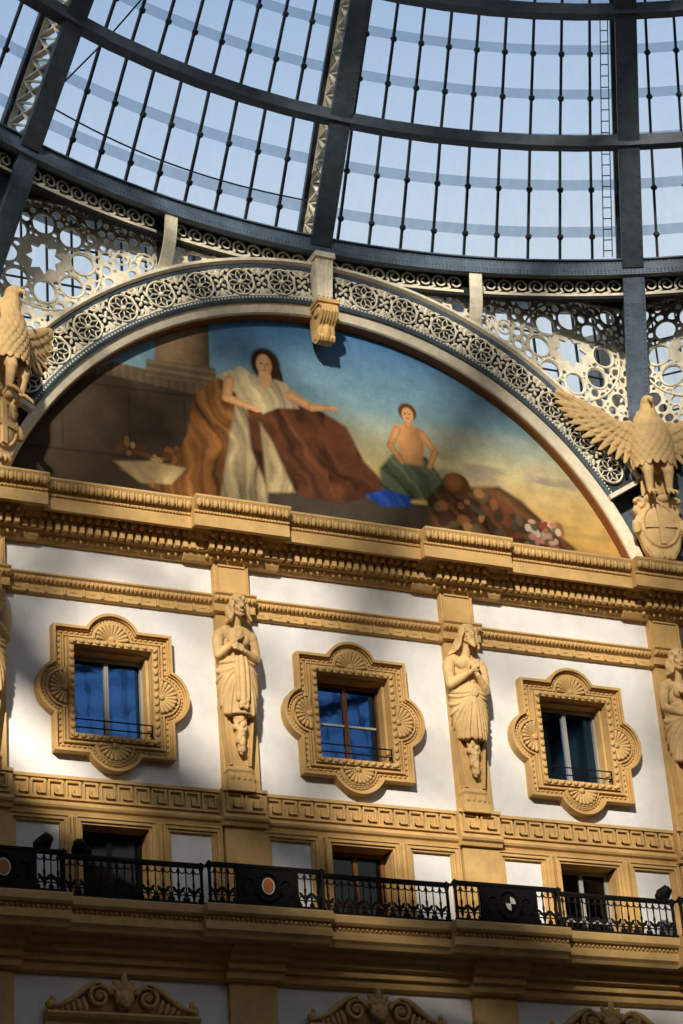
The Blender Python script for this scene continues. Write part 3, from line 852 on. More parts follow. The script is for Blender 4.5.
m = MB(); arc_sweep(m, [(7.09,-.25),(7.09,-.34),(7.14,-.38),(7.19,-.37),(7.235,-.33),(7.235,-.25)], T0, T1, 90); m.build('inner_moulding', PANELBLUE, ab)
m = MB()
for k in range(190):
    t = T0+(T1-T0)*(k+.5)/190; m.ell((7.165*math.cos(t), -.385, ZC+7.165*math.sin(t)), (.022, .014, .022), 5, 4)
m.build('bead_line', CREAMIRON, ab, True)
m = MB(); arc_sweep(m, [(7.845,-.25),(7.845,-.33),(7.90,-.36),(7.93,-.36),(7.93,-.25)], T0, T1, 90); m.build('outer_moulding', PANELBLUE, ab)
m = MB(); arc_sweep(m, [(7.925,0),(7.925,-.37),(7.96,-.44),(8.02,-.44),(8.03,.0)], T0, T1, 90); m.build('crest', CREAMIRON, ab)
for tt in (T0, T1):
    m = MB(); s = 1 if tt == T0 else -1
    c, sn = math.cos(tt), math.sin(tt); dx, dz = sn*s, -c*s
    m.bar((7.08*c+dx*.03, -.31, ZC+7.08*sn+dz*.03), (8.0*c+dx*.03, -.31, ZC+8.0*sn+dz*.03), .09, .16, (0, 1, 0)); m.build('end_moulding', CREAMIRON, ab)
RM = 7.54
def rosette():
    m = MB(); y = -.31
    def P(u, v, d): return (u, y-d, ZC+RM+v)
    m.tube([P(.262*math.cos(q), .262*math.sin(q), .012) for q in [2*PI*k/32 for k in range(32)]], .021, 6, True)
    m.lathe([(.001,-.05),(.04,-.045),(.052,-.02),(.052,.02)], (0, y, ZC+RM), 12, 'y')
    for k in range(8):
        a = k*PI/4+PI/8
        tip = (.15*math.cos(a), .15*math.sin(a))
        m.bar(P(.055*math.cos(a), .055*math.sin(a), .0), P(*tip, .0), .015, .03, (0, 1, 0))
        for s in (-1, 1):
            b = a+s*PI/8
            m.bar(P(*tip, 0), P(.255*math.cos(b), .255*math.sin(b), 0), .015, .03, (0, 1, 0))
    return m
def connector():
    m = MB(); y = -.31
    def P(u, v, d): return (u, y-d, ZC+RM+v)
    for k in range(4):
        a = k*PI/2+PI/4; m.blade(P(.02*math.cos(a), .02*math.sin(a), .01), P(.13*math.cos(a), .13*math.sin(a), .01), .034, .02)
    m.ell(P(0, 0, .02), (.035, .025, .035), 8, 5)
    for s in (-1, 1):
        m.bar(P(-.16, s*.285, 0), P(.16, s*.285, 0), .035, .03, (0, 1, 0))
        m.blade(P(0, s*.1, .01), P(0, s*.29, .01), .045, .02)
        for q in (-1, 1):
            m.tube([P(q*(.10+.055*math.cos(w)), s*(.215+.055*math.sin(w)), .0) for w in [j*PI*1.7/9 for j in range(10)]], .016, 5)
            m.blade(P(q*.05, s*.15, .01), P(q*.17, s*.26, .01), .03, .016)
            m.ell(P(q*.10, s*.215, .0), (.024, .016, .024), 6, 4)
            m.blade(P(q*.14, s*.05, .0), P(q*.155, s*.17, .0), .026, .014)
            m.blade(P(q*.16, s*.27, .0), P(q*.31, s*.285, .0), .03, .014); m.ell(P(q*.235, s*.25, .0), (.03, .014, .03), 6, 4)
    return m
def enlarge(m, k):
    m.v = [(a*k, -.31+(b+.31)*1.3, ZC+RM+(c-ZC-RM)*k) for a, b, c in m.v]; return m
ro = enlarge(rosette(), 1.07).build('rosette', CREAMIRON, ab, True); co = enlarge(connector(), 1.05).build('leaf_link', CREAMIRON, ab, True)
STEP = R_(6.75)
first = True
for k in range(-8, 9):
    if k == 0: continue
    o = ro if first else ro.copy()
    if not first: C.objects.link(o)
    o.rotation_euler = (0, k*STEP, 0); first = False
first = True
for k in range(-8, 8):
    o = co if first else co.copy()
    if not first: C.objects.link(o)
    o.rotation_euler = (0, (k+.5)*STEP, 0); first = False

# painted wall picture: an invented allegory - stone wall, sky, draped sitters, still life
MR = 6.95; NX, NZ = 620, 260
xs = np.linspace(-MR*math.cos(tS)-.1, MR*math.cos(tS)+.1, NX); vs = np.linspace(0, 1, NZ)
X = np.repeat(xs[None, :], NZ, 0); top = np.sqrt(np.maximum(MR**2-xs**2, (21.5-ZC)**2)) + ZC
Z = 21.5 + vs[:, None]*(top-21.5)[None, :]
def lin(r, g, b): return np.array(srgb(r, g, b)[:3])
def vnoise(X, Z, s, seed):
    r = np.random.default_rng(seed); G = r.random((64, 64))
    u = (X*s) % 63; v = (Z*s) % 63; i = u.astype(int); j = v.astype(int); a = u-i; b = v-j
    a = a*a*(3-2*a); b = b*b*(3-2*b); k = (i+1) % 64; l = (j+1) % 64
    return G[i, j]*(1-a)*(1-b)+G[k, j]*a*(1-b)+G[i, l]*(1-a)*b+G[k, l]*a*b
def fbm(X, Z, s, seed): return sum(vnoise(X, Z, s*2**o, seed+o)/2**(o+1) for o in range(4))*1.07
h = np.clip((Z-22.0)/4.2, 0, 1)[..., None]; xr = np.clip((X+1)/6.5, 0, 1)[..., None]
stops = [(0, lin(176,136,72)), (.22, lin(196,160,92)), (.42, lin(176,166,124)), (.62, lin(112,140,146)), (1, lin(62,104,146))]
img = np.zeros(X.shape+(3,))
for (a, ca), (b, cb) in zip(stops, stops[1:]):
    t = np.clip((h-a)/(b-a), 0, 1); sel = ((h >= a) & (h <= b)); img = np.where(sel, ca+(cb-ca)*t, img)
img = img*(.94+.12*fbm(X, Z, 1.5, 3)[..., None])
def layer(mask, col):
    global img
    img = img*(1-mask[..., None]) + col*mask[..., None]
def smooth(a, b, x): t = np.clip((x-a)/(b-a), 0, 1); return t*t*(3-2*t)
cl = fbm(X*.6, Z*1.6, 1.1, 20)
layer(smooth(.50, .66, cl)*np.exp(-((Z-23.7)/.55)**2)*smooth(-.3, 1.2, X)*.85, lin(176,158,132))
layer(smooth(.52, .7, fbm(X*.5, Z*2.4, 1.2, 31))*np.exp(-((Z-23.5)/.5)**2)*.7*smooth(1.5, 3, X), lin(128,116,104))
layer(smooth(.5, .7, fbm(X*.4, Z*3, 1.3, 41))*np.exp(-((Z-22.6)/.6)**2)*.5*smooth(2, 3.5, X), lin(140,112,72))
def poly(pts, soft=.03):
    pts = np.array(pts); d = np.full(X.shape, 1e9); ins = np.zeros(X.shape, bool); n = len(pts)
    for i in range(n):
        ax, az = pts[i]; bx, bz = pts[(i+1) % n]; ex, ez = bx-ax, bz-az
        t = np.clip(((X-ax)*ex+(Z-az)*ez)/(ex*ex+ez*ez+1e-12), 0, 1)
        d = np.minimum(d, (X-ax-t*ex)**2+(Z-az-t*ez)**2)
        c = ((az > Z) != (bz > Z)) & (X < ex*(Z-az)/(ez if abs(ez) > 1e-9 else 1e-9)+ax); ins ^= c
    d = np.sqrt(d); d = np.where(ins, d, -d)
    return smooth(-soft, soft, d)
def oval(cx, cz, rx, rz, soft=.15, rot=0):
    c, s = math.cos(rot), math.sin(rot); u = (X-cx)*c+(Z-cz)*s; v = -(X-cx)*s+(Z-cz)*c
    return 1-smooth(1-soft, 1+soft, np.sqrt((u/rx)**2+(v/rz)**2))
def limb(p0, p1, w0, w1):
    ex, ez = p1[0]-p0[0], p1[1]-p0[1]; t = np.clip(((X-p0[0])*ex+(Z-p0[1])*ez)/(ex*ex+ez*ez), 0, 1)
    d = np.hypot(X-p0[0]-t*ex, Z-p0[1]-t*ez); w = w0+(w1-w0)*t
    return 1-smooth(w*.85, w*1.12, d), d/np.maximum(w, .01)
def cloth(mask, base, ang, freq, amp, seed):
    c, s = math.cos(ang), math.sin(ang); w1 = fbm(X, Z, .9, seed)*3.0; w2 = fbm(X, Z, 2.2, seed+7)
    f = 1-2*np.abs(np.sin((X*c+Z*s)*freq*.75+w1*2.6)); g = np.sin((X*c+Z*s)*freq*.45+w1*4+1); e = 1-2*np.abs(np.sin((X*c+Z*s)*freq*1.9+w1*5+w2*3))
    k = np.clip(.92+amp*(.75*f+.45*g+.35*e)+.25*(w2-.5), .22, 1.75)[..., None]
    edge = np.clip(.55+.6*mask, 0, 1)[..., None]
    layer(mask, lin(*base)*k*edge)
# stone wall and column
st_ = lin(66,54,41)*(.85+.3*fbm(X, Z, 3, 50)[..., None])
layer(poly([(-7.2,21.3),(-6.475,22.124),(-5.9,23.2),(-5.02,24.27),(-4.29,24.70),(-2.369,24.554),(-2.4,21.3)]), st_)
layer(poly([(-5.1,24.2),(-4.29,24.72),(-2.369,24.58),(-2.38,24.29),(-4.53,24.43)], .02), lin(98,82,60)*(.8+.4*(np.sin(X*38) > 0)[..., None]*.6))
for z0 in (24.2, 22.75): layer(np.exp(-((Z-z0-.03*(X+4))/.025)**2)*(X < -2.4)*.7, lin(40,32,24))
for x0 in (-5.3, -4.0, -2.9): layer(np.exp(-((X-x0)/.02)**2)*(Z < 24.1)*(Z > 22.75)*.7*(X < -2.5), lin(44,36,26))
colm = poly([(-3.45,24.8),(-3.42,26.4),(-2.31,26.4),(-2.34,24.77)], .02)
layer(colm, lin(118,96,70)*np.clip(1.15-.55*np.abs((X+3.1)/.62)[..., None]**1.6, .35, 1.2)*(.9+.2*fbm(X, Z, 4, 60)[..., None]))
layer(poly([(-3.62,24.9),(-2.22,24.94),(-2.22,24.56),(-3.66,24.55)], .02), lin(108,90,66)*(.75+.4*smooth(-.5, .8, np.sin(Z*40))[..., None]))
layer(poly([(-2.0,21.3),(-1.55,22.45),(0,22.62),(2.37,22.65),(5.2,22.2),(5.6,21.3)]), lin(64,56,46)*(.8+.4*fbm(X, Z, 4, 70)[..., None]))
# draped chair, robe and sitter
cloth(poly([(-2.24,24.73),(-2.71,24.24),(-2.87,23.4),(-3.36,22.52),(-4.24,22.47),(-3.63,22.19),(-2.55,21.9),(-1.7,22.1),(-1.72,24.36),(-1.95,24.76)], .04), (126,82,42), .15, 9, .42, 80)
cloth(poly([(-4.35,22.62),(-3.6,22.73),(-2.9,22.69),(-3.23,22.3),(-3.82,22.24)], .04), (176,150,104), .9, 8, .2, 84)
cloth(poly([(-1.8,24.52),(-1.37,24.73),(-1.25,23.57),(-1.3,22.18),(-2.27,22.15),(-2.0,23.54)], .05), (152,134,98), .1, 12, .36, 90)
cloth(poly([(-1.615,24.17),(-.81,24.43),(-.1,24.40),(.47,24.1),(.78,23.41),(1.35,22.82),(.22,22.42),(-.69,22.45),(-1.3,22.5),(-1.58,23.3)], .05), (86,50,30), .8, 6, .45, 100)
layer(oval(.1, 23.9, .5, .28, .7)*.45, lin(120,70,42))
cloth(poly([(-1.36,23.9),(-1.12,23.5),(-.72,22.5),(-1.3,22.42)], .06), (168,146,106), .1, 14, .25, 104)
layer(oval(-1.17, 25.22, .31, .36), lin(44,28,18)); layer(oval(-.98, 24.95, .16, .28), lin(44,28,18))
m1, d1 = limb((-1.2, 25.05), (-1.2, 24.75), .12, .16); layer(m1, lin(186,138,92))
cloth(poly([(-2.2,24.8),(-1.7,25.08),(-1.38,24.92),(-1.2,24.62),(-1.02,24.92),(-.73,24.86),(-.52,24.34),(-.98,24.28),(-1.28,24.1),(-1.64,24.3)], .04), (178,158,118), .3, 11, .22, 110)
layer(oval(-1.2, 25.2, .165, .23), lin(196,146,98)*np.clip(1-.9*np.clip((X+1.18)/.2, 0, 1)[..., None]*.5, .4, 1.1))
for s in (-1, 1): layer(oval(-1.2+s*.065, 25.22, .03, .016, .5), lin(60,34,20))
layer(oval(-1.2, 25.08, .05, .018, .5), lin(140,66,48)); layer(oval(-1.19, 25.16, .016, .06, .5)*.6, lin(150,100,66))
for a, b, w0, w1 in (((-.68,24.6),(-.25,24.42),.12,.095),((-.25,24.42),(.12,24.46),.09,.06),((-1.95,24.72),(-2.02,24.34),.11,.10),((-2.02,24.34),(-1.5,24.2),.10,.06)):
    mk, dd = limb(a, b, w0, w1); layer(mk, lin(194,142,94)*np.clip(1.15-.45*dd[..., None], .5, 1.2))
layer(oval(.2, 24.46, .1, .055), lin(194,142,94)); layer(oval(-1.42, 24.18, .1, .06), lin(194,142,94))
# younger companion wrapped in green, seated on the ledge
cloth(poly([(1.1,23.3),(1.45,23.72),(2.15,23.72),(2.5,23.2),(2.3,22.8),(1.5,22.68),(1.1,22.85)], .05), (88,98,70), .6, 9, .4, 120)
mk = poly([(1.5,24.3),(1.82,24.42),(2.15,24.28),(2.12,23.9),(2.05,23.5),(1.6,23.5),(1.55,23.9)], .05); layer(mk, lin(186,132,82)*np.clip(1.1-.7*np.clip((X-1.75)/.5, 0, 1)[..., None], .45, 1.1))
for a, b, w0, w1 in (((1.55,24.22),(1.38,23.85),.095,.08),((1.38,23.85),(1.6,23.52),.08,.055),((2.1,24.2),(2.35,23.85),.095,.08),((2.35,23.85),(2.2,23.5),.08,.055),((1.82,24.5),(1.82,24.36),.07,.09)):
    mk, dd = limb(a, b, w0, w1); layer(mk, lin(190,136,86)*np.clip(1.12-.4*dd[..., None], .5, 1.2))
layer(oval(1.82, 24.66, .2, .2), lin(84,48,24)); layer(oval(1.82, 24.6, .125, .165), lin(198,146,96))
for s in (-1, 1): layer(oval(1.82+s*.05, 24.62, .022, .014, .5), lin(60,34,20))
layer(oval(1.82, 24.52, .035, .013, .5), lin(150,70,50))
cloth(poly([(.72,22.68),(1.2,22.86),(1.75,22.78),(1.68,22.56),(1.05,22.48)], .04), (40,72,150), .4, 9, .3, 130)
# heap of baskets, pots and blossoms
cloth(poly([(2.05,22.8),(2.5,23.25),(3.1,23.2),(3.7,23.3),(4.2,23.05),(4.7,22.6),(5.3,22.15),(4.6,21.5),(2.2,21.6)], .06), (86,58,34), .7, 8, .5, 140)
rr = np.random.default_rng(9)
for k in range(46):
    cx, cz = rr.uniform(2.2, 5.0), 0; cz = 22.1+rr.random()*max(.1, 1.0-.32*abs(cx-3.2))
    pal = [(128,84,46),(150,110,64),(62,46,34),(104,58,38),(92,76,48),(70,62,52)][rr.integers(6)]
    layer(oval(cx, cz, rr.uniform(.06, .18), rr.uniform(.05, .14), .3, rr.uniform(0, 3))*.9, lin(*pal))
layer(oval(2.75, 23.2, .30, .26, .1), lin(112,70,36)*np.clip(1.2-1.3*((X-2.65)**2+(Z-23.28)**2)[..., None]/.12, .4, 1.3)[:, :, :])
for k in range(26):
    a = rr.uniform(0, 6.28); q = rr.random()**.5
    layer(oval(4.55+.42*q*math.cos(a), 22.42+.26*q*math.sin(a), rr.uniform(.05, .1), rr.uniform(.05, .09), .3), lin(*[(186,168,146),(166,112,92),(128,58,44),(80,80,50),(170,136,116)][rr.integers(5)]))
for k in range(22):
    layer(oval(rr.uniform(-4.3, -3.0), 22.75+rr.random()*.35, rr.uniform(.04, .14), rr.uniform(.04, .12), .3), lin(*[(130,90,48),(96,60,34),(160,130,84),(70,50,34)][rr.integers(4)]))
img *= (.80+.4*fbm(X, Z, 5, 200))[..., None]
img *= (.90+.2*RNG.random(X.shape))[..., None]
verts = np.stack([X, np.full(X.shape, .05), Z], -1).reshape(-1, 3)
idx = np.arange(NX*NZ).reshape(NZ, NX)
faces = np.stack([idx[:-1, :-1], idx[:-1, 1:], idx[1:, 1:], idx[1:, :-1]], -1).reshape(-1, 4)
pm = bpy.data.meshes.new('lunette_painting'); pm.from_pydata(verts.tolist(), [], faces.tolist()); pm.update()
at = pm.color_attributes.new('paint', 'FLOAT_COLOR', 'POINT')
at.data.foreach_set('color', np.concatenate([img.reshape(-1, 3), np.ones((NX*NZ, 1))], 1).astype(np.float32).ravel())
PAINT = mat('painted_wall', (1, 1, 1, 1), .85, bump=.1, bscale=60, spec=.1)
ca_ = PAINT.node_tree.nodes.new('ShaderNodeVertexColor'); ca_.layer_name = 'paint'
PAINT.node_tree.links.new(ca_.outputs['Color'], PAINT.node_tree.nodes['Principled BSDF'].inputs['Base Color'])
lp = link('lunette_painting', pm, PAINT); tag(lp, 'arched wall painting of draped figures, stone wall and blue sky', 'painting')

# spandrel panels beside the arch, under the screens
for s, side in ((-1, 'left'), (1, 'right')):
    m = MB(); pts = []
    for k in range(15):
        t = tS+(R_(41)-tS)*k/14; pts.append((s*7.0*math.cos(t), ZC+7.0*math.sin(t)))
    pts += [(s*HALF, pts[-1][1]), (s*HALF, 21.66)]
    m.yprof(pts, .02, .12); o = m.build('wall_spandrel_'+side, PANELBLUE, kind='structure'); o['label'] = 'slate-blue spandrel panel beside the arch, %s corner' % side
    q = MB(); q.tube([(s*(7.2)*math.cos(t)*1.0, -.02, ZC+7.2*math.sin(t)) for t in [tS+(T0-tS)*k/8 for k in range(9)]], .05, 6); q.build('edge_bead', PANELBLUE, o)

# ------------------------------------------------------------------ keystone console
kx = -.06
ks = thing('keystone_console', (kx, -.3, 25.5), 'cream fluted bracket and golden acanthus console at the top of the arch', 'console')
m = MB()
m.loft([[(kx-w, .0, z), (kx+w, 0, z), (kx+w, y, z), (kx-w, y, z)] for z, w, y in ((26.50,.155,-.50),(27.5,.185,-.62))])
m.box(kx-.21, kx+.21, -.68, 0, 27.44, 27.56)
for x in (-.13, -.045, .045, .13): m.loft([[(kx+x-.022, -.47, 26.62), (kx+x+.022, -.47, 26.62), (kx+x+.022, -.535, 26.62), (kx+x-.022, -.535, 26.62)], [(kx+x*1.1-.022, -.58, 27.4), (kx+x*1.1+.022, -.58, 27.4), (kx+x*1.1+.022, -.65, 27.4), (kx+x*1.1-.022, -.65, 27.4)]])
m.build('fluted_bracket', CREAMIRON, ks)
m = MB(); m.box(kx-.23, kx+.23, -.66, 0, 26.42, 26.50); m.box(kx-.21, kx+.21, -.62, 0, 26.36, 26.42); m.build('abacus', GOLD, ks)
g = MB(); side = [(-.54,26.38),(-.66,26.28),(-.68,26.12),(-.58,25.95),(-.44,25.80),(-.40,25.64),(-.46,25.50),(-.40,25.40),(-.26,25.40),(-.10,25.6),(-.05,26.38)]
g.xprof(side, kx-.2, kx+.2)
for x in (-.2, -.12, -.04, .04, .12, .2): g.tube([(kx+x, y-.015, z) for y, z in side[:8]], [.034,.034,.034,.032,.03,.03,.03,.028], 7)
for s in (-1, 1):
    g.lathe([(.12,-.03),(.12,.03)], (kx+s*.22, -.46, 26.22), 14, 'x'); g.lathe([(.08,-.03),(.08,.03)], (kx+s*.2, -.32, 25.58), 14, 'x')
    g.blade((kx+s*.1, -.5, 25.95), (kx+s*.2, -.42, 25.55), .08, .04); g.blade((kx+s*.05, -.45, 25.75), (kx+s*.08, -.42, 25.42), .06, .05)
g.blade((kx, -.5, 25.9), (kx, -.44, 25.40), .09, .06)
g.v = [(kx+(a-kx)*.8, b, 26.38+(c-26.38)*.74) for a, b, c in g.v]
blob('acanthus_console', g, GOLD, ks, .016, 1)

# ------------------------------------------------------------------ eagles with shields
def make_eagle(X, s, label):
    t = thing('eagle_sculpture', (X, -.72, 23.0), label, 'eagle sculpture', 'golden eagle sculptures at the corners')
    Y = -.72
    b = MB(); rnd = random.Random(11)
    b.ell((X, Y+.02, 24.30), (.42, .30, .62), 16, 12); b.ell((X, Y-.08, 24.55), (.40, .27, .40), 14, 10)
    b.cap((X, Y-.04, 24.75), (X, Y-.12, 25.16), .24, .15); b.ell((X, Y-.15, 25.24), (.135, .17, .14), 14, 10)
    b.cap((X, Y-.26, 25.25), (X, Y-.37, 25.20), .065, .04, 9); b.cap((X, Y-.37, 25.20), (X, Y-.385, 25.11), .04, .014, 8)
    for q in (-1, 1): b.ell((X+q*.08, Y-.24, 25.29), (.035, .05, .022)); b.ell((X+q*.085, Y-.25, 25.255), (.02, .02, .016))
    for row in range(12):                                             # breast feathers
        z = 25.0-row*.105; rad = .2+.23*math.sin(min(1, row/6.5)*PI/2)
        for k in range(9):
            a = PI*(k+.5*(row % 2))/9+.12
            p = Vector((X+rad*math.cos(a), Y-.02-rad*.8*math.sin(a), z)); b.blade(p+Vector((0, .03, .09)), p+Vector((.02*math.cos(a), -.02, -.13)), .072, .03, (math.cos(a), -math.sin(a), 0))
    for k in range(5): b.blade((X+(k-2)*.08, Y+.12, 23.85), (X+(k-2)*.12, Y+.2, 23.25), .07, .03)   # tail
    blob('body', b, STATUE, t, .016, 1)
    for q in (-1, 1):
        l = MB()
        l.cap((X+q*.2, Y-.10, 24.0), (X+q*.21, Y-.22, 23.62), .17, .115); l.cap((X+q*.21, Y-.22, 23.62), (X+q*.2, Y-.16, 23.25), .105, .07)
        for k in range(6): l.blade((X+q*(.13+.03*k), Y-.24, 23.95-.02*k), (X+q*(.15+.025*k), Y-.27, 23.5), .04, .025)
        for k in (-1, 0, 1): l.cap((X+q*.2+k*.03, Y-.18, 23.22), (X+q*.2+k*.085, Y-.33, 23.12), .042, .03, 8); l.cap((X+q*.2+k*.085, Y-.33, 23.12), (X+q*.2+k*.095, Y-.37, 23.04), .03, .012, 7)
        l.cap((X+q*.2, Y-.14, 23.22), (X+q*.2, Y-.03, 23.1), .035, .02, 7)
        blob('leg', l, STATUE, t, .014, 1)
    for q in (-1, 1):
        w = MB()
        def P(u, v, d=0): return (X+q*u, Y+.02-.16*u*.6-d, 24.0+v)
        bone = [(.22,.66),(.42,.78),(.62,.74),(.9,.90),(1.25,1.10),(1.60,1.28),(1.86,1.40)]
        for a, c in zip(bone, bone[1:]): w.cap(P(*a), P(*c), .09, .07)
        tips = [(1.98,1.34),(1.97,1.19),(1.92,1.03),(1.84,.87),(1.74,.71),(1.62,.55),(1.48,.40),(1.32,.26),(1.15,.13),(.97,.02),(.80,-.07),(.63,-.15),(.47,-.2)]
        N = len(tips)
        for row, (fr, off_, wd_) in enumerate(((1.0, .0, .088), (.68, .035, .085), (.42, .07, .08), (.22, .095, .075))):
            for k, tp in enumerate(tips):
                f_ = k/(N-1); st2 = (1.05-.80*f_, 1.02-.46*f_) if row == 0 else (.98-.72*f_, .98-.36*f_)
                e2 = (st2[0]+(tp[0]-st2[0])*fr, st2[1]+(tp[1]-st2[1])*fr)
                w.blade(P(*st2, off_-.02), P(*e2, off_+.012*(k % 2)), wd_*(1-.1*f_), .028)
        blob('wing', w, STATUE, t, .0145, 1)
    return t
e1 = make_eagle(PX[3]-.10, 1, 'golden stone eagle with spread wings on the shield at the right corner')
e1.rotation_euler.z = R_(-14)
e2 = make_eagle(PX[0]+.10, -1, 'golden stone eagle in shade at the left edge of the photo')
e2.rotation_euler.z = R_(42); e2.location.y = -1.10; e2.location.z = 22.78

def make_shield(X, label):
    t = thing('shield_cartouche', (X, -.6, 21.66), label, 'shield', 'shields with a cross under the eagles')
    Y = -.62; zc = 22.48
    m = MB()
    out = [(-.42,.62),(-.30,.70),(-.12,.66),(0,.72),(.12,.66),(.30,.70),(.42,.62),(.50,.42),(.44,.30),(.52,.16),(.50,-.02),(.42,-.22),(.36,-.46),(.26,-.62),(.14,-.70),(0,-.66),(-.14,-.70),(-.26,-.62),(-.36,-.46),(-.42,-.22),(-.50,-.02),(-.52,.16),(-.44,.30),(-.50,.42)]
    m.yprof([(X+a, zc+b) for a, b in out], Y-.03, Y+.12)
    m.yprof([(X+a*.93, zc+b*.93) for a, b in out], Y-.07, Y+.1)
    for s in (-1, 1):
        m.lathe([(.09,-.1),(.1,-.06),(.1,.06),(.09,.1)], (X+s*.47, Y-.04, zc+.02), 12, 'z'); m.lathe([(.06,-.14),(.07,-.1),(.07,.1),(.06,.14)], (X+s*.50, Y-.06, zc+.02), 12, 'z')
        m.tube([(X+s*(.38+.09*math.cos(q)), Y-.08, zc+.55+.09*math.sin(q)) for q in [j*PI*1.5/9 for j in range(10)]], .045, 8)
        m.ell((X+s*.16, Y-.07, zc-.62), (.1, .06, .09)); m.ell((X+s*.06, Y-.09, zc-.64), (.05, .06, .08))
        m.ell((X+s*.14, Y-.08, zc+.66), (.14, .08, .09))
    m.cap((X, Y+.05, 21.66), (X, Y+.05, 21.9), .12, .1)
    m.tube([(X+.36*math.cos(q), Y-.09, zc+.05+.46*math.sin(q)) for q in [j*2*PI/32 for j in range(32)]], .04, 8, True)
    blob('frame', m, STATUE, t, .016, 1)
    o = MB(); o.lathe([(.001,-.13),(.2,-.125),(.31,-.11),(.345,-.08),(.345,.0)], (X, Y, zc+.05), 28, 'y'); o.v = [(a, b, zc+.05+(c-zc-.05)*1.3) for a, b, c in o.v]
    o.build('oval', STATUE, t, True)
    k = MB(); k.box(X-.06, X+.06, Y-.16, Y-.1, zc-.38, zc+.48); k.box(X-.33, X+.33, Y-.155, Y-.1, zc-.02, zc+.1); k.build('cross', STATUE, t)
    return t
s1 = make_shield(PX[3]-.10, 'golden shield with a cross below the right corner eagle'); s1.rotation_euler.z = R_(-14)
s2 = make_shield(PX[0]+.02, 'golden shield in shade below the left edge eagle'); s2.rotation_euler.z = R_(30); s2.location.y = -.80

# ------------------------------------------------------------------ pierced screens
def circle(cx, cz, r, n=20, sx=1): return [(cx+sx*r*math.cos(2*PI*k/n), cz+r*math.sin(2*PI*k/n)) for k in range(n)]
SX, SZ = 5.66, 26.62
def screen_holes(full):
    H = []
    star = []
    for k in range(16):
        r = .37 if k % 2 == 0 else .245; star.append((SX+r*math.cos(k*PI/8), SZ+r*math.sin(k*PI/8)))
    H.append(star)
    for k in range(8):
        a = k*PI/4; cx, cz = SX+.76*math.cos(a), SZ+.76*math.sin(a); p = []
        for j in range(20):
            th = 2*PI*j/20; r = .215
            if k % 2 == 0: r = .21*(1+.2*max(0, math.cos(th-a-PI))**2)
            p.append((cx+r*math.cos(th), cz+r*math.sin(th)))
        H.append(p)
    for sx in (-1, 1):
        for sz in (-1, 1): H.append(circle(SX+sx*1.0, SZ+sz*1.0, .17, 16))
    for c in range(7):                                           # leafy cells towards the crown of the arch
        x = SX-1.55-c*.5
        for (dx, dz, r) in ((0, .98, .17), (0, .58, .18), (.01, .18, .18), (0, -.22, .18), (0, -.62, .17)): H.append(circle(x+dx, SZ+dz, r, 14, .85))
    pts = np.array([q for h in H for q in h]); cen = [(np.mean([q[0] for q in h]), np.mean([q[1] for q in h])) for h in H]
    polys = [(c[0], c[1], min(math.hypot(q[0]-c[0], q[1]-c[1]) for q in h)) for c, h in zip(cen, H)]
    rnd = np.random.default_rng(4); cand = np.stack([rnd.uniform(1.95, 7.35, 12000), rnd.uniform(23.75, 27.9, 12000)], 1)
    cc = np.array(polys + [(SX, SZ, .43)]); got = []
    for lim in (.06, .042, .028):
        for x, z in cand:
            if math.hypot(x, z-ZC) < 8.0+lim: continue
            d = np.hypot(cc[:, 0]-x, cc[:, 1]-z)-cc[:, 2]; r = min(d.min(), np.hypot(pts[:, 0]-x, pts[:, 1]-z).min())-.030
            r = min(r, .095, 27.86-z)
            if r >= lim:
                H.append(circle(x, z, r, 12 if r > .06 else 8)); cc = np.vstack([cc, [x, z, r]])
    return H
def make_screen(xa, xb, ztop, holes, sign):
    ow = []
    n = 40
    for k in range(n+1):
        x = xa+(xb-xa)*k/n; ow.append((x, ZC+math.sqrt(max(7.93**2-x*x, 4.35**2))))
    outer = ow + [(xb, ztop), (xa, ztop)]
    def inside(x, z, mgn):
        if not (xa+mgn < x < xb-mgn and z < ztop-mgn): return False
        return z > ZC+4.35+mgn and math.hypot(x, z-ZC) > 7.93+mgn
    from mathutils.geometry import delaunay_2d_cdt
    keep = [h for h in holes if all(inside(a, b, .03) for a, b in h)]
    vs = []; es = []
    for p in [outer] + keep:
        b = len(vs); vs += [Vector(q) for q in p]; es += [(b+k, b+(k+1) % len(p)) for k in range(len(p))]
    V, _, F, *_r = delaunay_2d_cdt(vs, es, [], 0, 1e-5)
    co = np.array([[q.x, q.y] for q in V]); tri = np.array([f for f in F if len(f) == 3]); cen = co[tri].mean(1)
    def pip(poly):
        r = np.zeros(len(cen), bool); n_ = len(poly)
        for k in range(n_):
            (ax, az), (bx, bz) = poly[k], poly[(k+1) % n_]
            if abs(az-bz) < 1e-12: continue
            r ^= ((az > cen[:, 1]) != (bz > cen[:, 1])) & (cen[:, 0] < (bx-ax)*(cen[:, 1]-az)/(bz-az)+ax)
        return r
    ok = pip(outer)
    for h in keep:
        lo = np.min(h, 0); hi = np.max(h, 0)
        ok &= ~pip(h)
    tri = tri[ok]
    m = MB(); n_ = len(co); T = .025
    m.v = [(sign*a, -.12-T, b) for a, b in co] + [(sign*a, -.12+T, b) for a, b in co]
    cnt = {}
    for t3 in tri:
        t3 = [int(q) for q in t3]; m.f.append(tuple(t3)); m.f.append(tuple(q+n_ for q in reversed(t3)))
        for k in range(3): cnt[(t3[k], t3[(k+1) % 3])] = 1
    for (a, b) in list(cnt):
        if (b, a) not in cnt: m.f.append((a, b, b+n_, a+n_))
    me = m.mesh('tracery'); fix_normals(me)
    return me
HL = screen_holes(True)
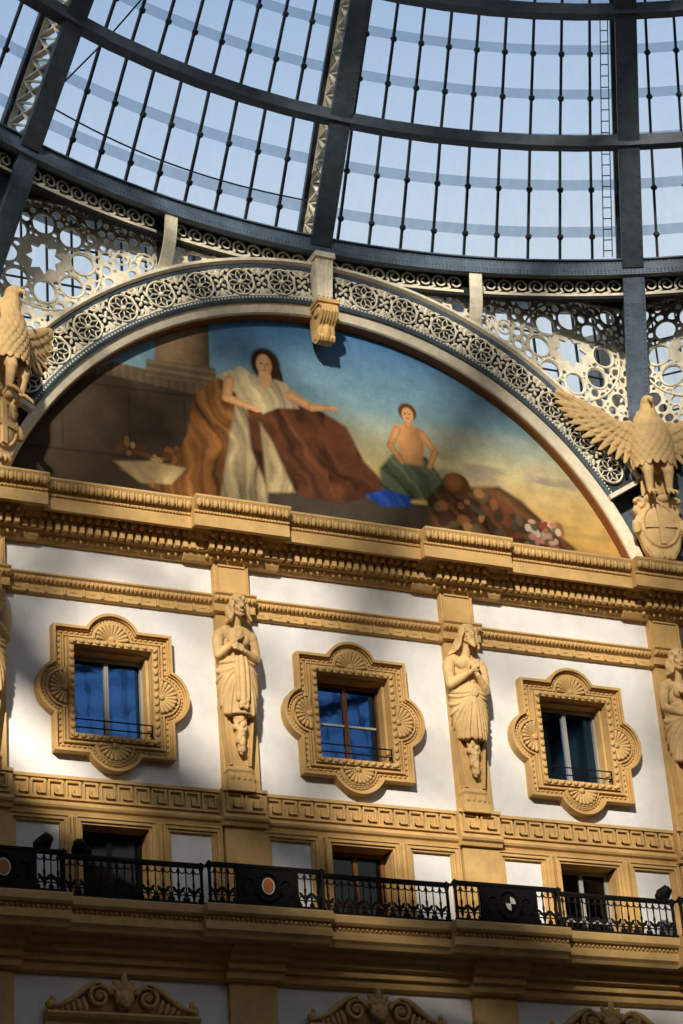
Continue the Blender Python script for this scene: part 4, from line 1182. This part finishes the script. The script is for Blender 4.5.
def screen_set(sign, ang, label, back=True):
    t = thing('pierced_screen', (0, 0, 0), label, 'pierced screen', 'cream pierced iron screens below the roof ring')
    me = make_screen(1.9, 7.4, 27.95, HL, sign)
    link('tracery', me, CREAMIRON, t)
    m = MB()                                                     # raised rings and scrolls over the plate
    def P(u, v, d): return (sign*u, -.15-d, v)
    for k in range(8):
        a = k*PI/4; m.tube([P(SX+.76*math.cos(a)+.25*math.cos(q), SZ+.76*math.sin(a)+.25*math.sin(q), 0) for q in [2*PI*j/18 for j in range(18)]], .02, 5, True)
    m.tube([P(SX+1.14*math.cos(q), SZ+1.14*math.sin(q), 0) for q in [2*PI*j/40 for j in range(40)]], .025, 5, True)
    for c in range(5):
        x = SX-1.52-c*.5
        for z0, r0 in ((27.45, .24), (26.9, .22)):
            if math.hypot(x, z0-ZC) < 8.25: continue
            m.tube([P(x+r0*(1-j/26)*math.cos(j*.5), z0+r0*(1-j/26)*math.sin(j*.5), 0) for j in range(22)], .022, 5)
    for z in (27.86,): m.box(min(sign*1.9, sign*6.98), max(sign*1.9, sign*6.98), -.19, -.14, z-.03, z+.03)
    m.build('raised_scrolls', CREAMIRON, t)
    b = MB()
    for x in [4.0+.5*k for k in range(-3, 7)]:
        zlo = ZC+math.sqrt(max(0, 8.0**2-x*x)) if x < 8 else 24; b.box(sign*x-.016, sign*x+.016, .14, .20, max(zlo, 23.8), 27.95)
    for z in (24.6, 25.45, 26.3, 27.15): b.box(min(sign*2.4, sign*6.98), max(sign*2.4, sign*6.98), .15, .19, z-.013, z+.013)
    b.build('glazing_bars', DARKIRON, t)
    g = MB(); g.box(min(sign*1.9, sign*6.98), max(sign*1.9, sign*7.4), .22, .23, 23.8, 27.95); g.build('pane', ROOFGLASS, t)
    if ang: t.matrix_world = side_face(ang)
    return t
screen_set(1, 0, 'cream pierced screen with star, between the arch and the right corner post')
screen_set(-1, 0, 'cream pierced screen with star, between the arch and the left corner post')
screen_set(-1, -45, 'cream pierced screen seen past the right corner post')
for q in (-1, 1): screen_set(q, 90, 'pierced screen on the far left side of the octagon')
screen_set(1, 45, 'dark pierced screen beyond the left corner post')

# plain arms' arch walls beside this facade
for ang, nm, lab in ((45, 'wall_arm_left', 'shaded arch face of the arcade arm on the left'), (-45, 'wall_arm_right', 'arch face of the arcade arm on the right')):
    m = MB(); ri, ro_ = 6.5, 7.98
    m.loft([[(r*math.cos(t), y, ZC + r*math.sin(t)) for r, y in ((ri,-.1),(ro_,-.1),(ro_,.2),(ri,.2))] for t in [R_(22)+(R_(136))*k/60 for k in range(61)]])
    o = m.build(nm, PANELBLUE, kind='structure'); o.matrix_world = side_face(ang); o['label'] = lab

# ------------------------------------------------------------------ roof ring, frieze, ribs, glass
def arcbox(m, prof, a0, a1, n):
    m.loft([[pol(R, a0+(a1-a0)*k/n, z) for R, z in prof] for k in range(n+1)])
def fullring(m, prof, n=192):
    m.loft([[pol(R, 2*PI*k/n, z) for R, z in prof] for k in range(n)] + [[pol(R, 0, z) for R, z in prof]], caps=False)
m = MB(); fullring(m, [(R0,27.74),(R0,28.06),(R0+.1,28.06),(R0+.1,28.0),(R0+.30,28.0),(R0+.30,27.80),(R0+.08,27.80),(R0+.08,27.74)])
ring = tag(m.build('roof_ring', BLUEIRON, kind='structure'), 'blue-grey riveted iron ring beam at the foot of the glass dome')
m = MB()
for k in range(-190, 191):
    a = R_(50)*k/190
    for z in (27.78, 27.84, 28.02): m.ell(pol(R0-.005, a, z), (.017, .017, .017), 5, 4)
m.build('rivet_rows', BLUEIRON, ring, kind='stuff')
m = MB(); fullring(m, [(R0-.05,28.06),(R0-.05,28.09),(R0+.12,28.09),(R0+.12,28.06)]); fullring(m, [(R0-.03,27.72),(R0-.03,27.745),(R0+.12,27.745),(R0+.12,27.72)]); m.build('ring_flange', BLUEIRON, ring)
RF = 17.06
m = MB(); fullring(m, [(RF+.03,27.40),(RF+.03,27.92),(RF+.08,27.92),(RF+.08,27.40)]); fullring(m, [(R0+.25,27.9),(R0+.25,28.0),(RF+1.5,28.0),(RF+1.5,27.9)])
drum = tag(m.build('trim_11', SOFFIT, kind='structure'), 'dark board behind the running scroll frieze')
m = MB(); fullring(m, [(RF-.02,27.34),(RF-.02,27.40),(RF+.10,27.42),(RF+.10,27.33)]); m.build('lower_board', SOFFIT, drum)
def scroll_frieze(a0, a1, label):
    t = thing('scroll_frieze', (0, 0, 0), label, 'scroll frieze', 'cream running scroll friezes under the ring beam')
    L = RF*(a1-a0); n = max(1, round(L/.345)); w = L/n
    m = MB()
    for i in range(n):
        u0 = i*w
        def P(u, v, d): return pol(RF-.0-d, a0+(u)/RF, 27.42+v)
        cx, cz = u0+w*.52, .20; pts = []; ww = []
        for k in range(30):
            a = k/29*PI*2.75; r = .162*(1-k/40); pts.append((cx - r*math.cos(a-.75), cz + r*math.sin(a-.75))); ww.append(.040*(1.15-k/55))
        m.ribbon([(u0-w*.28, .05), (u0-w*.08, .05)]+pts, [.03, .04]+ww, .03, P)
        m.ribbon([(u0, .015), (u0+w*.3, .02), (u0+w*.6, .02), (u0+w, .015)], [.05, .05, .05, .05], .03, P)
    m.build('running_scroll', CREAMIRON, t)
    m = MB(); arcbox(m, [(RF-.035,27.40),(RF-.035,27.44),(RF+.03,27.44),(RF+.03,27.40)], a0, a1, 12); m.build('base_strip', CREAMIRON, t)
HA = R_(11.25); g0 = .012
segs = [(-3,-2,'left of the left corner post'),(-2,-1,'right of the left corner post'),(-1,0,'left of the keystone console'),(0,1,'right of the keystone console'),(1,2,'left of the right corner post'),(2,3,'right of the right corner post')]
for a, b, lb in segs:
    if lb is None: lb = 'beside the left corner post in shade'
    scroll_frieze(a*HA+g0, b*HA-g0, 'cream running scroll frieze under the ring beam, '+lb)

PROF = [(16.77,27.9),(15.44,30.10),(14.0,32.3),(12.25,34.4),(9.9,36.3),(6.9,37.9),(3.5,38.95),(1.0,39.3)]
def offs(d):
    out = []
    for i in range(len(PROF)):
        a = PROF[max(i-1, 0)]; b = PROF[min(i+1, len(PROF)-1)]
        dx, dz = b[0]-a[0], b[1]-a[1]; l = math.hypot(dx, dz); out.append((PROF[i][0]+dz/l*d, PROF[i][1]-dx/l*d))
    return out
DEP = .95
OUTP = offs(DEP)
# one rib, built over the middle of this facade and turned round the axis
def P0(R, z, side=0): return (side, R, z)                     # local frame: axis at origin, rib plane = yz
def make_rib():
    t = thing('roof_rib', (0, YC, 0), None, None, kind='structure')
    ORG[t.name] = Vector((0, 0, 0))
    def strip(prof, w, th):
        m = MB(); inn = prof; rings = []
        for i, (R, z) in enumerate(prof):
            a = prof[max(i-1, 0)]; b = prof[min(i+1, len(prof)-1)]; dx, dz = b[0]-a[0], b[1]-a[1]; l = math.hypot(dx, dz); nx, nz = dz/l*th, -dx/l*th
            ww = w*max(.35, min(1, R/12)); rings.append([(-ww/2, R, z), (ww/2, R, z), (ww/2, R+nx, z+nz), (-ww/2, R+nx, z+nz)])
        m.loft(rings); return m
    m = strip(offs(-.04), .44, .08)
    m.build('inner_flange', RIBIRON, t)
    strip(offs(DEP-.04), .30, .10).build('outer_flange', DARKIRON, t)
    strip(offs(.05), .10, .16).build('web_plate', DARKIRON, t)
    m = MB()
    for i in range(len(PROF)-1):
        a0, a1 = offs(.16)[i], offs(.16)[i+1]; b0, b1 = offs(DEP-.08)[i], offs(DEP-.08)[i+1]
        n = 6
        m.bar((0, *a0), (0, *a1), .05, .10, (1, 0, 0)); m.bar((0, *b0), (0, *b1), .05, .12, (1, 0, 0))
        for k in range(n):
            f0, f1 = k/n, (k+1)/n
            pa0 = (a0[0]+(a1[0]-a0[0])*f0, a0[1]+(a1[1]-a0[1])*f0); pa1 = (a0[0]+(a1[0]-a0[0])*f1, a0[1]+(a1[1]-a0[1])*f1)
            pb0 = (b0[0]+(b1[0]-b0[0])*f0, b0[1]+(b1[1]-b0[1])*f0); pb1 = (b0[0]+(b1[0]-b0[0])*f1, b0[1]+(b1[1]-b0[1])*f1)
            m.bar((0, *pa0), (0, *pb1), .035, .13, (1, 0, 0)); m.bar((0, *pb0), (0, *pa1), .035, .13, (1, 0, 0)); m.bar((0, *pa0), (0, *pb0), .035, .06, (1, 0, 0))
    m.build('lattice_web', CREAMIRON, t)
    m = MB()
    for i in range(3):
        a, b = offs(-.045)[i], offs(-.045)[i+1]; L = math.hypot(b[0]-a[0], b[1]-a[1]); n = int(L/.16)
        for k in range(n):
            f_ = (k+.5)/n
            for x in (-.17, .17): m.ell((x, a[0]+(b[0]-a[0])*f_, a[1]+(b[1]-a[1])*f_), (.016, .016, .016), 5, 4)
    m.build('rivet_rows', RIBIRON, t, kind='stuff')
    return t
rib = make_rib(); S16 = 2*PI/16
riblab = {0: 'riveted lattice rib of the dome above the keystone', 1: 'riveted lattice rib of the dome above the right corner post', 15: 'riveted lattice rib of the dome at the top left'}
for k in range(16):
    o = rib if k == 0 else copy_tree(rib)
    o.rotation_euler.z = -k*S16
    o['label'] = riblab.get(k, 'riveted lattice rib on the far side of the dome')
def lerp2(P, u):
    i = min(int(u), len(P)-2); f_ = u-i; return (P[i][0]+(P[i+1][0]-P[i][0])*f_, P[i][1]+(P[i+1][1]-P[i][1])*f_)
def make_bay():
    t = thing('ceiling', (0, YC, 0), None, None, kind='structure'); ORG[t.name] = Vector((0, 0, 0))
    def q(R, a, z): return (R*math.sin(a), R*math.cos(a), z)
    NCOL = 10; g = MB()
    OP = [(OUTP[0][0]+.1, OUTP[0][1]-.3)] + OUTP[1:]
    for i in range(len(OP)-1):
        for c in range(NCOL):
            a0, a1 = S16*c/NCOL, S16*(c+1)/NCOL
            g.add([q(OP[i][0], a0, OP[i][1]), q(OP[i][0], a1, OP[i][1]), q(OP[i+1][0], a1, OP[i+1][1]), q(OP[i+1][0], a0, OP[i+1][1])], [(0,1,2,3)])
    g.build('glass', ROOFGLASS, t, fix=False)
    b = MB(); lp_ = MB()
    for c in range(1, NCOL):
        a = S16*c/NCOL
        for i in range(len(OP)-1):
            p0 = q(OP[i][0]-.05, a, OP[i][1]-.03); p1 = q(OP[i+1][0]-.05, a, OP[i+1][1]-.03)
            b.bar(p0, p1, .05, .06, (math.sin(a), math.cos(a), 0))
        for i in range(3):
            for f_ in (1/3, 2/3):
                R, z = lerp2(OP, i+f_); b.ell(q(R-.08, a, z-.04), (.075, .075, .065), 6, 4)
    for i in range(len(OP)-1):
        for f_ in ((0, 1/3, 2/3) if i < 4 else (0,)):
            if i == 0 and f_ == 0: continue
            (Ra, za), (Rb, zb) = lerp2(OP, i+f_), lerp2(OP, i+f_+.075)
            for c in range(NCOL):
                a0, a1 = S16*c/NCOL, S16*(c+1)/NCOL
                lp_.add([q(Ra-.03, a0, za-.02), q(Ra-.03, a1, za-.02), q(Rb-.03, a1, zb-.02), q(Rb-.03, a0, zb-.02)], [(0,1,2,3)])
    b.build('glazing_bars', DARKIRON, t); lp_.build('glass_laps', LAPGLASS, t, fix=False)
    p = MB()
    for i in range(1, 6):
        R, z = PROF[i]; n = 6
        rings = [[q(R+dr, S16*k/n, z+dz) for dr, dz in ((-.02,-.13),(-.02,.13),(.10,.13),(.10,.04),(.32,.04),(.32,-.04),(.10,-.04),(.10,-.13))] for k in range(n+1)]
        p.loft(rings)
    p.build('purlins', RIBIRON, t)
    return t
bay = make_bay()
for k in range(16):
    o = bay if k == 0 else copy_tree(bay)
    o.rotation_euler.z = -k*S16
    o['label'] = {0: 'glazed bay of the dome between keystone and right corner ribs', 15: 'glazed bay of the dome left of the keystone rib', 1: 'glazed bay of the dome at the top right edge', 14: 'glazed bay of the dome at the top left corner'}.get(k, 'glazed bay on the far side of the dome')
m = MB(); m.lathe([(1.1,39.2),(1.1,39.6),(.9,39.9),(.1,40.1)], (0, YC, 0), 24); tag(m.build('roof_lantern', BLUEIRON, kind='structure'), 'iron cap at the crown of the dome')

# corner posts under the ring
for k, lab in ((-1, 'riveted blue-grey post under the ring beam at the left corner'), (1, 'riveted blue-grey post under the ring beam at the right corner')):
    a = k*S16; m = MB()
    def PP(u, d, z):                                           # u tangential, d outward from ring
        return ((R0+d)*math.sin(a)+u*math.cos(a), YC+(R0+d)*math.cos(a)-u*math.sin(a), z)
    m.loft([[PP(-.22, d0, z), PP(.22, d0, z), PP(.22, d0+.1, z), PP(-.22, d0+.1, z)] for z, d0 in ((27.75, .02), (27.2, .25), (26.6, .62), (26.0, .98), (25.4, 1.25), (24.8, 1.42), (23.0, 1.50), (21.66, 1.50))])
    m.loft([[PP(-.05, d0, z), PP(.05, d0, z), PP(.05, d1, z), PP(-.05, d1, z)] for z, d0, d1 in ((27.75, .1, 1.6), (26.6, .7, 1.6), (25.4, 1.3, 1.6), (21.66, 1.55, 1.65))])
    o = tag(m.build('corner_post', BLUEIRON, kind='structure'), lab)
    rv = MB()
    for i in range(44):
        z = 27.6-i*.085; d0 = np.interp(27.75-z, [0,.55,1.15,1.75,2.35,2.95,4.75], [.02,.25,.62,.98,1.25,1.42,1.50])
        for u in (-.17, .17): rv.ell(PP(u, d0-.005, z), (.016, .016, .016), 5, 4)
    rv.build('rivet_rows', BLUEIRON, o)
# half-bay curved brackets
for k, lab in ((-1, 'cream curved bracket under the ring beam, left of the keystone'), (1, 'cream curved bracket under the ring beam, right of the keystone'), (3, 'cream curved bracket under the ring beam, past the right corner post'), (-3, 'cream curved bracket under the ring beam, past the left corner post')):
    a = k*HA; t = thing('roof_bracket', pol(R0, a, 27.7), lab, 'bracket', 'cream brackets under the ring beam')
    def PP(u, d, z): return ((R0+d)*math.sin(a)+u*math.cos(a), YC+(R0+d)*math.cos(a)-u*math.sin(a), z)
    crv = [(.0,27.74),(.02,27.6),(.05,27.4),(.10,27.2),(.18,27.0),(.28,26.82),(.38,26.7)]
    m = MB(); m.loft([[PP(-.13, d, z), PP(.13, d, z), PP(.13, d+.05, z-.0), PP(-.13, d+.05, z)] for d, z in crv]); m.build('curved_face', CREAMIRON, t)
    m = MB(); pts = [(d+.03, z) for d, z in crv] + [(.55, 26.7), (.55, 27.74)]
    m.loft([[PP(u, d, z) for d, z in pts] for u in (-.025, .025)]); m.build('web', SOFFIT, t)

# cables and the little ladder under the glass
def qd(Rf, az, u): 
    R, z = lerp2(OUTP, u); return pol(R-Rf, R_(az), z)
t = tag(MB(), ) if False else None
m = MB(); m.tube([qd(.35, -21.3+20.8*k/20, .33-.03*math.sin(PI*k/20)-.06*k/20) for k in range(21)], .018, 5); tag(m.build('cable', DARKIRON), 'thin cable strung across the dome glass left of the keystone rib', 'cable')
m = MB(); m.tube([qd(.35, -21.2, .33), qd(.3, -18.0, .98), qd(.25, -15.6, 1.50)], .018, 5); tag(m.build('cable', DARKIRON), 'thin slanting cable beside the top left rib', 'cable')
ld = thing('ladder', qd(.25, 21.3, .1), 'narrow access ladder lying on the glass beside the right corner rib', 'ladder')
for az in (21.0, 21.6):
    m = MB(); m.tube([qd(.22, az, .05+k*1.9/8) for k in range(9)], .011, 5); m.build('side_rail', DARKIRON, ld)
for k in range(22):
    u = .1+k*.085; m = MB(); m.tube([qd(.22, 21.0, u), qd(.22, 21.6, u)], .012, 5); m.build('rung', DARKIRON, ld)

# unseen wall added behind the viewer, sized to shade the lower storeys
m = MB(); m.box(-16, 16, -.5, .5, 0, 38.5)
o = m.build('wall_sun_blocker', FARWALL, kind='structure'); o.matrix_world = Matrix.Translation((-29, -47, 0)) @ Matrix.Rotation(R_(-32), 4, 'Z'); o['label'] = 'unseen wall added behind the viewer to shade the lower storeys'

# arcade arm side walls, plus walls added across arms to block low sky light
for ang, L in ((135, 62), (45, 16), (-45, 16), (-135, 16)):
    for q in (-1, 1):
        m = MB(); m.box(q*(HALF+.5)-.5, q*(HALF+.5)+.5, .6, L, 0, 27.9)
        o = m.build('wall_arm_side', FARWALL, kind='structure'); o.matrix_world = side_face(ang); o['label'] = 'side wall of an arcade arm'
    if L < 20:
        m = MB(); m.box(-HALF, HALF, L, L+.5, 0, 27.9); o = m.build('wall_sky_blocker', FARWALL, kind='structure'); o.matrix_world = side_face(ang); o['label'] = 'added wall across an arcade arm, blocking low sky light'
# ------------------------------------------------------------------ light
wd = bpy.data.worlds.new('World'); bpy.context.scene.world = wd; wd.use_nodes = True
nt = wd.node_tree; bg = nt.nodes['Background']
tc = nt.nodes.new('ShaderNodeTexCoord'); sx = nt.nodes.new('ShaderNodeSeparateXYZ'); rp = nt.nodes.new('ShaderNodeValToRGB')
nt.links.new(tc.outputs['Generated'], sx.inputs['Vector']); nt.links.new(sx.outputs['Z'], rp.inputs['Fac']); nt.links.new(rp.outputs['Color'], bg.inputs['Color'])
e = rp.color_ramp.elements; e[0].position = 0; e[0].color = (.74, .82, .90, 1); e[1].position = 1; e[1].color = (.12, .25, .60, 1)
for p, c in ((.50, (.84, .93, 1.0, 1)), (.57, (.60, .75, .94, 1)), (.66, (.29, .46, .76, 1))):
    q = e.new(p); q.color = c
bg.inputs['Strength'].default_value = 1.02
sun = bpy.data.lights.new('sun', 'SUN'); sun.energy = 9.5; sun.angle = R_(2.4); sun.color = (1, .90, .76)
so = bpy.data.objects.new('sun', sun); C.objects.link(so)
el, az = R_(24), R_(32)
d = Vector((math.sin(az)*math.cos(el), math.cos(az)*math.cos(el), -math.sin(el)))
so.rotation_euler = d.to_track_quat('-Z', 'Y').to_euler()

# ------------------------------------------------------------------ camera
cd = bpy.data.cameras.new('camera'); co_ = bpy.data.objects.new('camera', cd); C.objects.link(co_)
cd.sensor_fit = 'VERTICAL'; cd.sensor_height = 36; cd.lens = 2441.35/1024*36; cd.clip_end = 500
co_.location = (-18.2749, -36.852, 1.6001); co_.rotation_euler = (2.0356, .0705, -.4291)
sc_ = bpy.context.scene; sc_.camera = co_
sc_.view_settings.view_transform = 'Standard'; sc_.view_settings.look = 'None'; sc_.view_settings.gamma = 1; sc_.view_settings.use_curve_mapping = False
sc_.view_settings.exposure = -.25
sc_.cycles.max_bounces = 8; sc_.cycles.transparent_max_bounces = 16
